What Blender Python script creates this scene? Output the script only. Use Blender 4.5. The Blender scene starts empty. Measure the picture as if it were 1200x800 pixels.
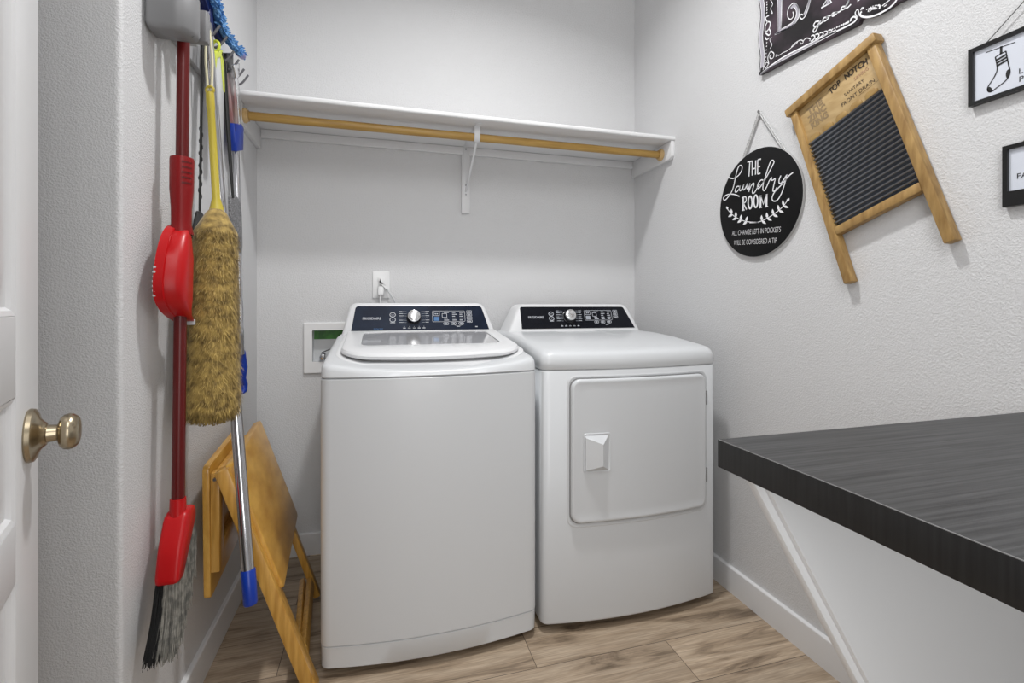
import bpy, bmesh, math, random
from mathutils import Vector, Matrix
random.seed(7)
PI = math.pi
V = Vector
sc = bpy.context.scene
COL = sc.collection

# ------------------------------------------------------------------ camera maths (measured from the photograph)
F_PX, YAW, HORIZON, CAM_H = 560.0, math.radians(15.5), 357.0, 1.12
CR = V((math.cos(YAW), -math.sin(YAW), 0)); CF = V((math.sin(YAW), math.cos(YAW), 0)); CC = V((0, 0, CAM_H))
def at(px, py, X=None, Y=None, Z=None):
    """point of a real plane X=, Y= or Z= that was measured at a photograph position"""
    r = CR * ((px - 600) / F_PX) + CF + V((0, 0, (HORIZON - py) / F_PX))
    if X is not None: t = X / r.x
    elif Y is not None: t = Y / r.y
    else: t = (Z - CAM_H) / r.z
    return CC + r * t

# ------------------------------------------------------------------ materials
def mat(name, col, rough=0.5, metal=0.0, bump=None, coat=0.0, spec=0.5, vary=None, emit=None, trans=0.0, sheen=0.0):
    m = bpy.data.materials.new(name); m.use_nodes = True
    nt = m.node_tree; b = nt.nodes['Principled BSDF']
    b.inputs['Base Color'].default_value = (*col, 1); b.inputs['Roughness'].default_value = rough
    b.inputs['Metallic'].default_value = metal; b.inputs['Coat Weight'].default_value = coat
    b.inputs['Coat Roughness'].default_value = 0.08
    b.inputs['Specular IOR Level'].default_value = spec; b.inputs['Transmission Weight'].default_value = trans
    b.inputs['Sheen Weight'].default_value = sheen
    tc = nt.nodes.new('ShaderNodeTexCoord')
    if bump:
        scale, strength, dist = bump
        n = nt.nodes.new('ShaderNodeTexNoise'); n.inputs['Scale'].default_value = scale; n.inputs['Detail'].default_value = 3
        n.inputs['Roughness'].default_value = 0.55
        nt.links.new(tc.outputs['Object'], n.inputs['Vector'])
        rp = nt.nodes.new('ShaderNodeValToRGB'); rp.color_ramp.elements[0].position = 0.38; rp.color_ramp.elements[1].position = 0.66
        nt.links.new(n.outputs['Fac'], rp.inputs['Fac'])
        bp = nt.nodes.new('ShaderNodeBump'); bp.inputs['Strength'].default_value = strength; bp.inputs['Distance'].default_value = dist
        nt.links.new(rp.outputs['Color'], bp.inputs['Height']); nt.links.new(bp.outputs['Normal'], b.inputs['Normal'])
    if vary:
        scale, col2, lo, hi = vary[:4]; vec = vary[4] if len(vary) > 4 else (1, 1, 1)
        mp = nt.nodes.new('ShaderNodeMapping'); mp.inputs['Scale'].default_value = vec
        nt.links.new(tc.outputs['Object'], mp.inputs['Vector'])
        n = nt.nodes.new('ShaderNodeTexNoise'); n.inputs['Scale'].default_value = scale; n.inputs['Detail'].default_value = 5
        nt.links.new(mp.outputs['Vector'], n.inputs['Vector'])
        rp = nt.nodes.new('ShaderNodeValToRGB')
        rp.color_ramp.elements[0].position = lo; rp.color_ramp.elements[0].color = (*col, 1)
        rp.color_ramp.elements[1].position = hi; rp.color_ramp.elements[1].color = (*col2, 1)
        nt.links.new(n.outputs['Fac'], rp.inputs['Fac']); nt.links.new(rp.outputs['Color'], b.inputs['Base Color'])
    return m

def wood(name, c1, c2, stretch, scale=18, rough=0.45, coat=0.0):
    """straight grain: noise squeezed across the grain; stretch = scale per axis"""
    return mat(name, c1, rough, coat=coat, vary=(scale, c2, 0.32, 0.7, stretch))

def floor_mat():
    m = bpy.data.materials.new('vinyl_plank'); m.use_nodes = True; nt = m.node_tree; L = nt.links.new; N = nt.nodes.new
    b = nt.nodes['Principled BSDF']; tc = N('ShaderNodeTexCoord')
    br = N('ShaderNodeTexBrick'); br.offset = 0.37; br.offset_frequency = 2
    mp0 = N('ShaderNodeMapping'); mp0.inputs['Location'].default_value = (0.30, 0.024, 0); L(tc.outputs['Object'], mp0.inputs['Vector'])
    br.inputs['Scale'].default_value = 1; br.inputs['Brick Width'].default_value = 1.22; br.inputs['Row Height'].default_value = 0.178
    br.inputs['Mortar Size'].default_value = 0.0011; br.inputs['Mortar Smooth'].default_value = 0.2; br.inputs['Bias'].default_value = 0
    br.inputs['Color1'].default_value = (0, 0, 0, 1); br.inputs['Color2'].default_value = (1, 1, 1, 1); br.inputs['Mortar'].default_value = (0.5, 0.5, 0.5, 1)
    L(mp0.outputs['Vector'], br.inputs['Vector'])
    # offset the grain per plank
    sep = N('ShaderNodeVectorMath'); sep.operation = 'MULTIPLY_ADD'; sep.inputs[1].default_value = (7.3, 3.1, 0)
    L(br.outputs['Color'], sep.inputs[0]); L(tc.outputs['Object'], sep.inputs[2])
    mp = N('ShaderNodeMapping'); mp.inputs['Scale'].default_value = (1.5, 11, 1); L(sep.outputs['Vector'], mp.inputs['Vector'])
    n1 = N('ShaderNodeTexNoise'); n1.inputs['Scale'].default_value = 1.7; n1.inputs['Detail'].default_value = 7; n1.inputs['Roughness'].default_value = 0.62
    n1.inputs['Distortion'].default_value = 1.2; L(mp.outputs['Vector'], n1.inputs['Vector'])
    mp2 = N('ShaderNodeMapping'); mp2.inputs['Scale'].default_value = (3, 70, 1); L(sep.outputs['Vector'], mp2.inputs['Vector'])
    n2 = N('ShaderNodeTexNoise'); n2.inputs['Scale'].default_value = 3; n2.inputs['Detail'].default_value = 4; L(mp2.outputs['Vector'], n2.inputs['Vector'])
    r1 = N('ShaderNodeValToRGB'); e = r1.color_ramp.elements
    e[0].position = 0.28; e[0].color = (0.115, 0.078, 0.048, 1); e[1].position = 0.72; e[1].color = (0.58, 0.465, 0.345, 1)
    k = e.new(0.46); k.color = (0.39, 0.295, 0.205, 1)
    L(n1.outputs['Fac'], r1.inputs['Fac'])
    r2 = N('ShaderNodeValToRGB'); r2.color_ramp.elements[0].color = (0.72, 0.72, 0.72, 1); r2.color_ramp.elements[1].color = (1.12, 1.12, 1.12, 1)
    r2.color_ramp.elements[0].position = 0.3; r2.color_ramp.elements[1].position = 0.7
    L(n2.outputs['Fac'], r2.inputs['Fac'])
    mx = N('ShaderNodeMix'); mx.data_type = 'RGBA'; mx.blend_type = 'MULTIPLY'; mx.inputs['Factor'].default_value = 1
    L(r1.outputs['Color'], mx.inputs[6]); L(r2.outputs['Color'], mx.inputs[7])
    # per plank brightness and the dark joints
    r3 = N('ShaderNodeValToRGB'); r3.color_ramp.elements[0].color = (0.82, 0.82, 0.82, 1); r3.color_ramp.elements[1].color = (1.12, 1.12, 1.12, 1)
    L(br.outputs['Color'], r3.inputs['Fac'])
    mx2 = N('ShaderNodeMix'); mx2.data_type = 'RGBA'; mx2.blend_type = 'MULTIPLY'; mx2.inputs['Factor'].default_value = 1
    L(mx.outputs[2], mx2.inputs[6]); L(r3.outputs['Color'], mx2.inputs[7])
    mx3 = N('ShaderNodeMix'); mx3.data_type = 'RGBA'; mx3.inputs[7].default_value = (0.06, 0.04, 0.028, 1)
    L(br.outputs['Fac'], mx3.inputs['Factor']); L(mx2.outputs[2], mx3.inputs[6]); L(mx3.outputs[2], b.inputs['Base Color'])
    b.inputs['Roughness'].default_value = 0.42
    bp = N('ShaderNodeBump'); bp.inputs['Strength'].default_value = 0.15; bp.inputs['Distance'].default_value = 0.002
    L(n2.outputs['Fac'], bp.inputs['Height']); L(bp.outputs['Normal'], b.inputs['Normal'])
    return m

M = {}
M['wall'] = mat('wall_paint', (0.66, 0.66, 0.665), 0.62, bump=(230, 0.5, 0.0016))
M['ceil'] = mat('ceiling_paint', (0.8, 0.8, 0.8), 0.8, bump=(110, 0.4, 0.003))
M['trim'] = mat('trim_paint', (0.74, 0.74, 0.745), 0.35)
M['shelf'] = mat('shelf_paint', (0.72, 0.72, 0.725), 0.4)
M['door'] = mat('door_paint', (0.76, 0.76, 0.765), 0.38, bump=(40, 0.06, 0.002))
M['enamel'] = mat('white_enamel', (0.61, 0.625, 0.64), 0.34, coat=0.12)
M['white_pl'] = mat('white_plastic', (0.70, 0.705, 0.715), 0.32)
M['plate'] = mat('plate_plastic', (0.78, 0.78, 0.78), 0.32)
M['gap'] = mat('dark_gap', (0.012, 0.012, 0.012), 0.6)
M['shade_trim'] = mat('grey_shade_trim', (0.22, 0.22, 0.22), 0.5)  # grey of hinges and trim, also painted as shade in appliance gaps
M['navy'] = mat('navy_panel', (0.008, 0.013, 0.028), 0.3, spec=0.12, vary=(11, (0.016, 0.026, 0.050), 0.42, 0.75))
M['black_pn'] = mat('black_panel', (0.005, 0.006, 0.010), 0.25, spec=0.25)
M['print'] = mat('print_white', (0.50, 0.52, 0.56), 0.5)
M['print_dim'] = mat('print_grey', (0.34, 0.36, 0.40), 0.5)
M['print_blue'] = mat('print_blue', (0.05, 0.16, 0.36), 0.5)
M['silver'] = mat('satin_silver', (0.75, 0.75, 0.76), 0.22, metal=0.85)
M['knob_bk'] = mat('knob_black', (0.015, 0.015, 0.018), 0.25)
M['glass'] = mat('lid_glass', (0.47, 0.47, 0.48), 0.09, coat=0.5, spec=0.5)
M['zinc_s'] = mat('steel_dark', (0.09, 0.09, 0.095), 0.35, metal=0.7)
M['brass'] = mat('antique_brass', (0.40, 0.335, 0.235), 0.27, metal=1.0)
M['rod'] = wood('rod_wood', (0.36, 0.205, 0.045), (0.50, 0.31, 0.085), (1, 14, 14), 6, 0.4)
M['socket'] = wood('socket_wood', (0.50, 0.32, 0.13), (0.62, 0.43, 0.2), (6, 6, 6), 6, 0.45)
M['tray'] = wood('tray_wood', (0.50, 0.245, 0.035), (0.69, 0.40, 0.085), (7, 1.2, 2.5), 7, 0.3, 0.25)
M['tray2'] = wood('tray_leg_wood', (0.42, 0.205, 0.03), (0.64, 0.36, 0.08), (18, 18, 1.4), 5, 0.32, 0.2)
M['red'] = mat('red_plastic', (0.47, 0.005, 0.007), 0.34, spec=0.35)
M['midred'] = mat('deep_red_plastic', (0.22, 0.004, 0.005), 0.36, spec=0.3)
M['dkred'] = mat('dark_red_pole', (0.105, 0.004, 0.0035), 0.32, spec=0.4)
M['grey_pl'] = mat('grey_plastic', (0.21, 0.21, 0.215), 0.45)
M['rail'] = mat('rail_plastic', (0.38, 0.38, 0.39), 0.4)
M['hook'] = mat('hook_grey', (0.12, 0.12, 0.13), 0.35)
M['yellow'] = mat('yellow_plastic', (0.50, 0.40, 0.045), 0.35)
M['cream'] = mat('cream_cord', (0.62, 0.58, 0.40), 0.8)
M['lime'] = mat('lime_plastic', (0.62, 0.70, 0.06), 0.35)
M['ltgrey'] = mat('pale_grey_plastic', (0.58, 0.59, 0.60), 0.35)
M['fur'] = mat('lambswool', (0.12, 0.072, 0.014), 0.8, vary=(60, (0.47, 0.325, 0.088), 0.28, 0.68), sheen=0.2)
M['black'] = mat('black_plastic', (0.014, 0.014, 0.014), 0.4)
M['mesh_g'] = mat('grey_swat', (0.12, 0.12, 0.125), 0.5, vary=(190, (0.30, 0.30, 0.31), 0.45, 0.6))
M['chrome'] = mat('chrome', (0.62, 0.62, 0.64), 0.12, metal=1.0)
M['pinkgl'] = mat('pink_sleeve', (0.36, 0.16, 0.16), 0.25, vary=(9, (0.46, 0.42, 0.41), 0.4, 0.62, (1, 1, 0.8)))
M['blue'] = mat('blue_plastic', (0.003, 0.035, 0.33), 0.32)
M['navy_pl'] = mat('navy_plastic', (0.005, 0.012, 0.085), 0.35)
M['chen'] = mat('blue_chenille', (0.04, 0.16, 0.42), 0.9, vary=(70, (0.20, 0.42, 0.72), 0.4, 0.62))
M['br_bk'] = mat('bristle_black', (0.012, 0.012, 0.012), 0.5)
M['br_gr'] = mat('bristle_grey', (0.15, 0.145, 0.13), 0.5, vary=(60, (0.30, 0.285, 0.25), 0.4, 0.6))
M['sign_bk'] = mat('sign_black', (0.003, 0.003, 0.0035), 0.55, spec=0.25)
M['sign_edge'] = mat('sign_edge', (0.42, 0.42, 0.42), 0.5)
M['chalk'] = mat('chalk_white', (0.80, 0.80, 0.82), 0.7)
M['chalk_d'] = mat('chalk_grey', (0.40, 0.38, 0.43), 0.7)
M['banner'] = mat('chalkboard_print', (0.010, 0.008, 0.010), 0.5, vary=(9, (0.085, 0.055, 0.075), 0.42, 0.74))
M['wb_wood'] = wood('washboard_wood', (0.25, 0.14, 0.042), (0.46, 0.29, 0.105), (8, 5, 1.1), 11, 0.5)
M['wb_head'] = wood('washboard_header', (0.40, 0.265, 0.11), (0.54, 0.385, 0.19), (4, 2.5, 9), 6, 0.55)
M['wb_dark'] = wood('washboard_notch', (0.28, 0.165, 0.05), (0.40, 0.26, 0.09), (8, 4, 8), 8, 0.5)
M['stamp'] = mat('stamp_ink', (0.045, 0.032, 0.02), 0.7)
M['stamp_f'] = mat('stamp_faded', (0.27, 0.19, 0.10), 0.7)
M['stamp_r'] = mat('stamp_red', (0.40, 0.22, 0.13), 0.7)
M['zinc'] = mat('zinc_sheet', (0.23, 0.245, 0.27), 0.17, metal=0.95)
M['frame'] = mat('black_frame', (0.006, 0.006, 0.006), 0.35)
M['paper'] = mat('paper_white', (0.66, 0.69, 0.76), 0.5)
M['ink'] = mat('ink_black', (0.008, 0.008, 0.008), 0.6)
M['wire'] = mat('wire_grey', (0.16, 0.16, 0.16), 0.5)
M['rope'] = mat('rope_grey', (0.38, 0.38, 0.38), 0.8, vary=(320, (0.66, 0.66, 0.66), 0.45, 0.55))
M['green'] = mat('green_sticker', (0.016, 0.13, 0.008), 0.4, vary=(26, (0.035, 0.22, 0.014), 0.4, 0.6))
M['ct_top'] = wood('laminate_top', (0.022, 0.022, 0.0225), (0.066, 0.066, 0.067), (1.4, 70, 1), 3.2, 0.5)
M['ct_edge'] = wood('laminate_edge', (0.005, 0.005, 0.0052), (0.017, 0.017, 0.0175), (1, 75, 3), 2.4, 0.5)
M['panel'] = mat('panel_paint', (0.83, 0.845, 0.86), 0.5)
M['screw'] = mat('screw_metal', (0.25, 0.25, 0.25), 0.35, metal=1)
M['floor'] = floor_mat()

# ------------------------------------------------------------------ mesh builder
class Frame:
    def __init__(s, o, U, Vv):
        s.o = V(o); s.U = V(U).normalized(); s.V = V(Vv).normalized(); s.N = s.U.cross(s.V)
    def __call__(s, u, v, n=0): return s.o + s.U * u + s.V * v + s.N * n

class MB:
    def __init__(s): s.v = []; s.f = []
    def add(s, vs, fs):
        k = len(s.v); s.v += [V(p) for p in vs]; s.f += [tuple(i + k for i in f) for f in fs]; return s
    def bm_add(s, bm):
        bm.verts.index_update(); s.add([v.co.copy() for v in bm.verts], [[v.index for v in f.verts] for f in bm.faces]); bm.free(); return s
    def prism(s, fr, poly, d0, d1, bev=0.0, seg=2):
        bm = bmesh.new(); n = len(poly)
        a = [bm.verts.new(fr(u, w, d0)) for u, w in poly]; b = [bm.verts.new(fr(u, w, d1)) for u, w in poly]
        bm.faces.new(a[::-1]); bm.faces.new(b)
        for i in range(n): bm.faces.new((a[i], a[(i + 1) % n], b[(i + 1) % n], b[i]))
        bmesh.ops.recalc_face_normals(bm, faces=bm.faces)
        if bev:
            es = [e for e in bm.edges if len(e.link_faces) == 2 and e.calc_face_angle(0) > 0.6]
            bmesh.ops.bevel(bm, geom=es, offset=bev, segments=seg, affect='EDGES', profile=0.5, clamp_overlap=True)
        return s.bm_add(bm)
    def box(s, x0, x1, y0, y1, z0, z1, bev=0.0, seg=2):
        return s.prism(Frame((0, 0, 0), (1, 0, 0), (0, 1, 0)), [(x0, y0), (x1, y0), (x1, y1), (x0, y1)], z0, z1, bev, seg)
    def beam(s, p, q, w, h, up=(0, 0, 1), bev=0.002):
        """square bar from p to q, w wide (across), h thick (towards up)"""
        p, q = V(p), V(q); d = (q - p).normalized(); side = d.cross(V(up)).normalized(); u2 = side.cross(d)
        fr = Frame(p, side, u2)          # N = side x u2 = d or -d
        L = (q - p).length * (1 if fr.N.dot(d) > 0 else -1)
        return s.prism(fr, [(-w / 2, -h / 2), (w / 2, -h / 2), (w / 2, h / 2), (-w / 2, h / 2)], min(0, L), max(0, L), bev)
    def loft(s, rings, cap0=True, cap1=True, closed=True):
        k = len(s.v); n = len(rings[0])
        for r in rings: s.v += [V(p) for p in r]
        for i in range(len(rings) - 1):
            for j in range(n if closed else n - 1):
                a, b = k + i * n + j, k + i * n + (j + 1) % n
                s.f.append((a, b, b + n, a + n))
        if cap0: s.f.append(tuple(k + j for j in range(n))[::-1])
        if cap1: s.f.append(tuple(k + (len(rings) - 1) * n + j for j in range(n)))
        return s
    def tube(s, pts, r, seg=10, caps=True):
        pts = [V(p) for p in pts]; rs = r if isinstance(r, (list, tuple)) else [r] * len(pts)
        rings = []; prev = None
        for i, p in enumerate(pts):
            t = (pts[min(i + 1, len(pts) - 1)] - pts[max(i - 1, 0)]).normalized()
            if prev is None:
                a = V((0, 0, 1)) if abs(t.z) < 0.9 else V((1, 0, 0)); prev = (a - t * a.dot(t)).normalized()
            else:
                prev = (prev - t * prev.dot(t)).normalized()
            b = t.cross(prev)
            rings.append([p + (prev * math.cos(2 * PI * k / seg) + b * math.sin(2 * PI * k / seg)) * rs[i] for k in range(seg)])
        return s.loft(rings, caps, caps)
    def lathe(s, o, axis, prof, seg=28):
        """prof: list of (distance along axis, radius)"""
        ax = V(axis).normalized(); a = V((0, 0, 1)) if abs(ax.z) < 0.9 else V((1, 0, 0)); u = (a - ax * a.dot(ax)).normalized(); w = ax.cross(u)
        rings = [[V(o) + ax * h + (u * math.cos(2 * PI * k / seg) + w * math.sin(2 * PI * k / seg)) * max(r, 1e-5) for k in range(seg)] for h, r in prof]
        return s.loft(rings)
    def ribbon(s, fr, pts, w, d=0.0006):
        """flat painted stroke on frame fr; w number or list"""
        n = len(pts); ws = w if isinstance(w, (list, tuple)) else [w] * n
        L, R = [], []
        for i in range(n):
            a, b = pts[max(i - 1, 0)], pts[min(i + 1, n - 1)]
            dx, dy = b[0] - a[0], b[1] - a[1]; l = math.hypot(dx, dy) or 1
            nx, ny = -dy / l * ws[i] / 2, dx / l * ws[i] / 2
            L.append(fr(pts[i][0] + nx, pts[i][1] + ny, d)); R.append(fr(pts[i][0] - nx, pts[i][1] - ny, d))
        k = len(s.v); s.v += L + R
        for i in range(n - 1): s.f.append((k + i, k + n + i, k + n + i + 1, k + i + 1))
        return s
    def poly(s, fr, pts, d=0.0006):
        return s.add([fr(u, w, d) for u, w in pts], [tuple(range(len(pts)))])
    def text(s, fr, txt, size, u, w, d=0.0006, sx=1.0, align='LEFT', rot=0.0, bold=0.0, shear=0.0):
        cu = bpy.data.curves.new('t', 'FONT'); cu.body = txt; cu.size = size; cu.align_x = align; cu.fill_mode = 'FRONT'; cu.offset = bold; cu.shear = shear
        ob = bpy.data.objects.new('t', cu); COL.objects.link(ob)
        dg = bpy.context.evaluated_depsgraph_get(); me = bpy.data.meshes.new_from_object(ob.evaluated_get(dg))
        c, sn = math.cos(rot), math.sin(rot); vs = []
        for v in me.vertices:
            x, y = v.co.x * sx, v.co.y
            vs.append(fr(u + x * c - y * sn, w + x * sn + y * c, d))
        s.add(vs, [tuple(p.vertices) for p in me.polygons])
        bpy.data.objects.remove(ob); bpy.data.curves.remove(cu); bpy.data.meshes.remove(me)
        return s

def rrect(x0, x1, y0, y1, r, n=6, m=1):
    """rounded rectangle, counter-clockwise from lower right corner start; m = pieces per side"""
    out = []
    for cx, cy, a0 in ((x1 - r, y0 + r, -90), (x1 - r, y1 - r, 0), (x0 + r, y1 - r, 90), (x0 + r, y0 + r, 180)):
        for i in range(n + 1):
            a = math.radians(a0 + 90 * i / n); out.append((cx + r * math.cos(a), cy + r * math.sin(a)))
    if m > 1:
        res = []; k = n + 1
        for c in range(4):
            seg = out[c * k:(c + 1) * k]; res += seg
            a, b = seg[-1], out[((c + 1) * k) % len(out)]
            for j in range(1, m): res.append((a[0] + (b[0] - a[0]) * j / m, a[1] + (b[1] - a[1]) * j / m))
        out = res
    return out

def round_poly(pts, r, n=5):
    out = []; N = len(pts); rs = r if isinstance(r, (list, tuple)) else [r] * N
    for i in range(N):
        p = V((*pts[i], 0)); a = V((*pts[i - 1], 0)); b = V((*pts[(i + 1) % N], 0))
        if rs[i] <= 0: out.append(pts[i]); continue
        da, db = (a - p), (b - p); l = min(rs[i], da.length * 0.49, db.length * 0.49); p0 = p + da.normalized() * l; p1 = p + db.normalized() * l
        for k in range(n + 1):
            t = k / n; q = p0 * (1 - t) ** 2 + p * 2 * t * (1 - t) + p1 * t * t; out.append((q.x, q.y))
    return out

def spline(pts, n=6):
    """Catmull-Rom through the points (tuples of any length)"""
    out = []; N = len(pts)
    for i in range(N - 1):
        p0, p1, p2, p3 = pts[max(i - 1, 0)], pts[i], pts[i + 1], pts[min(i + 2, N - 1)]
        for k in range(n):
            t = k / n
            out.append(tuple(0.5 * (2 * b + (c - a) * t + (2 * a - 5 * b + 4 * c - d) * t * t + (3 * b - a - 3 * c + d) * t ** 3) for a, b, c, d in zip(p0, p1, p2, p3)))
    out.append(tuple(pts[-1])); return out

# ------------------------------------------------------------------ object helpers
BASE = {}
def obj(name, mb, m, parent=None, smooth=35, origin=None, label=None):
    me = bpy.data.meshes.new(name)
    if parent is not None: base = BASE[parent.name]
    elif origin is not None: base = V(origin)
    else:
        xs = [p.x for p in mb.v]; ys = [p.y for p in mb.v]; zs = [p.z for p in mb.v]
        base = V(((min(xs) + max(xs)) / 2, (min(ys) + max(ys)) / 2, min(zs)))
    me.from_pydata([tuple(p - base) for p in mb.v], [], mb.f); me.validate(); me.update()
    bm = bmesh.new(); bm.from_mesh(me)
    bmesh.ops.recalc_face_normals(bm, faces=bm.faces); bm.to_mesh(me); bm.free()
    if smooth:
        me.polygons.foreach_set('use_smooth', [True] * len(me.polygons))
        me.set_sharp_from_angle(angle=math.radians(smooth))
    me.materials.append(m)
    o = bpy.data.objects.new(name, me); COL.objects.link(o)
    if parent is not None: o.parent = parent
    else: o.location = base
    BASE[o.name] = base.copy()
    if label: o['label'] = label
    return o
def flat(name, mb, m, parent, label=None):
    """painted marks: keep face winding, no smoothing"""
    me = bpy.data.meshes.new(name); base = BASE[parent.name]
    me.from_pydata([tuple(p - base) for p in mb.v], [], mb.f); me.validate(); me.update(); me.materials.append(m)
    o = bpy.data.objects.new(name, me); COL.objects.link(o); o.parent = parent; BASE[o.name] = base.copy()
    if label: o['label'] = label
    return o
def thing(name, label, cat, loc, group=None):
    o = bpy.data.objects.new(name, None); o.empty_display_size = 0.05; COL.objects.link(o); o.location = loc
    BASE[o.name] = V(loc); o['label'] = label; o['category'] = cat
    if group: o['group'] = group
    return o
def tag(o, label, cat, group=None):
    o['label'] = label; o['category'] = cat
    if group: o['group'] = group
    return o
def struct(o): o['kind'] = 'structure'; return o

# ------------------------------------------------------------------ room shell
XL, XR, YB, YC, ZC = -0.518, 1.33, 2.315, 1.176, 3.10
YF = -0.75                                               # how far the room is built behind the camera
WB = dict(x0=-0.292, x1=-0.10, z0=0.862, z1=1.006)        # opening of the washer supply box in the back wall
struct(obj('floor', MB().box(-1.6, XR + 0.1, YF, YB + 0.1, -0.05, 0), M['floor'], origin=(0, 0, 0)))
struct(obj('ceiling', MB().box(-1.6, XR + 0.1, YF, YB + 0.1, ZC, ZC + 0.06), M['ceil']))
mb = MB()
mb.box(XL - 0.1, WB['x0'], YB, YB + 0.1, 0, ZC); mb.box(WB['x1'], XR + 0.1, YB, YB + 0.1, 0, ZC)
mb.box(WB['x0'], WB['x1'], YB, YB + 0.1, 0, WB['z0']); mb.box(WB['x0'], WB['x1'], YB, YB + 0.1, WB['z1'], ZC)
struct(obj('wall_back', mb, M['wall']))
struct(obj('wall_right', MB().box(XR, XR + 0.1, YF, YB, 0, ZC), M['wall']))
struct(obj('wall_left', MB().prism(Frame((0, 0, 0), (1, 0, 0), (0, 1, 0)), round_poly([(XL, YB), (XL - 0.1, YB), (XL - 0.1, YC + 0.1), (-1.5, YC + 0.1), (-1.5, YC), (XL, YC)], [0, 0, 0, 0, 0, 0.012]), 0, ZC), M['wall']))
struct(obj('wall_front', MB().box(-1.6, -0.235, -0.13, -0.02, 0, ZC), M['wall']))
struct(obj('wall_entry', MB().box(-1.6, -1.5, YF, YC + 0.1, 0, ZC), M['wall']))
def base_board(name, p, q, nrm, h=0.098, t=0.014):
    p, q, n = V(p), V(q), V(nrm)
    fr = Frame(p, n, (0, 0, 1)); d = (q - p); L = d.length * (1 if fr.N.dot(d) > 0 else -1)
    struct(obj(name, MB().prism(fr, round_poly([(0, 0), (t, 0), (t, h), (0, h)], [0, 0, 0.006, 0]), min(0, L), max(0, L)), M['trim']))
base_board('baseboard_back', (XL, YB, 0), (XR, YB, 0), (0, -1, 0))
base_board('baseboard_right', (XR, YF, 0), (XR, YB - 0.014, 0), (-1, 0, 0))
base_board('baseboard_left', (XL, YC - 0.014, 0), (XL, YB - 0.014, 0), (1, 0, 0))
base_board('baseboard_entry', (-1.5, YC, 0), (XL, YC, 0), (0, -1, 0))

# ------------------------------------------------------------------ door at the left edge (open, free edge pointing into the room)
DA = math.radians(-20)
dd = V((math.sin(DA), math.cos(DA), 0)); dn = V((math.cos(DA), -math.sin(DA), 0))     # along the door towards its free edge; its face normal
DE = V((-0.454, 0.811, 0))
fd = Frame(DE, dd, (0, 0, 1))                        # u measured from the free edge (negative towards the hinges), N = dn
if fd.N.dot(dn) < 0: raise RuntimeError
DW, DT = 0.71, 0.035
mb = MB().prism(fd, [(-DW, 0.01), (0, 0.01), (0, 2.03), (-DW, 2.03)], -DT, -0.008, 0.001)
stiles = [(-0.116, 0), (-DW, -DW + 0.116)]
for a, b in stiles: mb.prism(fd, [(a, 0.01), (b, 0.01), (b, 2.03), (a, 2.03)], -0.012, 0, 0.002)
rails = [(0.01, 0.22), (0.79, 0.862), (1.010, 1.107), (1.92, 2.03)]
for a, b in rails: mb.prism(fd, [(-DW + 0.116, a), (-0.116, a), (-0.116, b), (-DW + 0.116, b)], -0.012, -0.0002, 0.002)
door = struct(obj('door_1', mb, M['door'], origin=(DE.x, DE.y, 0)))
for a, b in ((0.22, 0.79), (0.862, 1.010), (1.107, 1.92)):
    x0, x1 = -DW + 0.116, -0.116
    def ring(i, n): return [fd(u, w, n) for u, w in ((x0 + i, a + i), (x1 - i, a + i), (x1 - i, b - i), (x0 + i, b - i))]
    p = MB().loft([ring(0, -0.001), ring(0.006, -0.003), ring(0.010, -0.0075), ring(0.022, -0.0075), ring(0.045, -0.002), ring(0.047, -0.0018)], False, True)
    obj('door_panel', p, M['door'], door, smooth=20)
kn = fd(-0.058, 0.952, 0)
KP = [(0, 0.0335), (0.003, 0.0345), (0.010, 0.0335), (0.014, 0.029), (0.018, 0.021), (0.024, 0.0165), (0.028, 0.0145), (0.029, 0.0115), (0.044, 0.0105), (0.046, 0.014), (0.049, 0.019), (0.055, 0.0225), (0.063, 0.0238), (0.070, 0.0228), (0.076, 0.0195), (0.0775, 0.0185), (0.079, 0.017), (0.081, 0.012), (0.0815, 0)]
obj('door_knob', MB().lathe(kn, dn, [(a * 0.62, b) for a, b in KP], 40), M['brass'], door, label='antique brass round knob')

# ------------------------------------------------------------------ closet shelf with cleats and bracket, wooden rod
SY, SZ = 1.945, 1.907                                # front edge of the shelf, its top
sh = thing('wall_shelf', 'long white wall shelf on cleats above the washer and dryer', 'shelf', (0.4, YB, SZ - 0.11))
fx = Frame((0, 0, 0), (0, 1, 0), (0, 0, 1))           # N = +X : profiles in (y, z)
obj('shelf_board', MB().prism(fx, round_poly([(SY, SZ - 0.02), (YB, SZ - 0.02), (YB, SZ), (SY, SZ)], [0.008, 0, 0, 0.008]), XL, XR), M['shelf'], sh)
def cleat(x0, x1):
    return MB().prism(fx, round_poly([(SY + 0.005, SZ - 0.021), (SY + 0.005, SZ - 0.092), (SY + 0.02, SZ - 0.105), (YB, SZ - 0.105), (YB, SZ - 0.021)], [0, 0.01, 0.01, 0, 0]), x0, x1, 0.002)
obj('side_cleat', cleat(XR - 0.019, XR), M['shelf'], sh); obj('side_cleat', cleat(XL, XL + 0.019), M['shelf'], sh)
obj('back_cleat', MB().box(XL + 0.019, XR - 0.019, YB - 0.018, YB, SZ - 0.058, SZ - 0.021, 0.002), M['shelf'], sh)
bx = 0.404
br = obj('bracket', MB().box(bx - 0.013, bx + 0.013, YB - 0.021, YB - 0.0175, 1.645, SZ - 0.022, 0.001), M['white_pl'], sh)
obj('backing_strip', MB().box(bx - 0.020, bx + 0.020, YB - 0.0175, YB, 1.565, SZ - 0.058, 0.001), M['shelf'], br)
obj('bracket_arm', MB().box(bx - 0.012, bx + 0.012, SY + 0.03, YB - 0.02, SZ - 0.0235, SZ - 0.0205, 0.0005), M['white_pl'], br)
RY, RZ, RR = 2.03, 1.842, 0.0165
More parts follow.
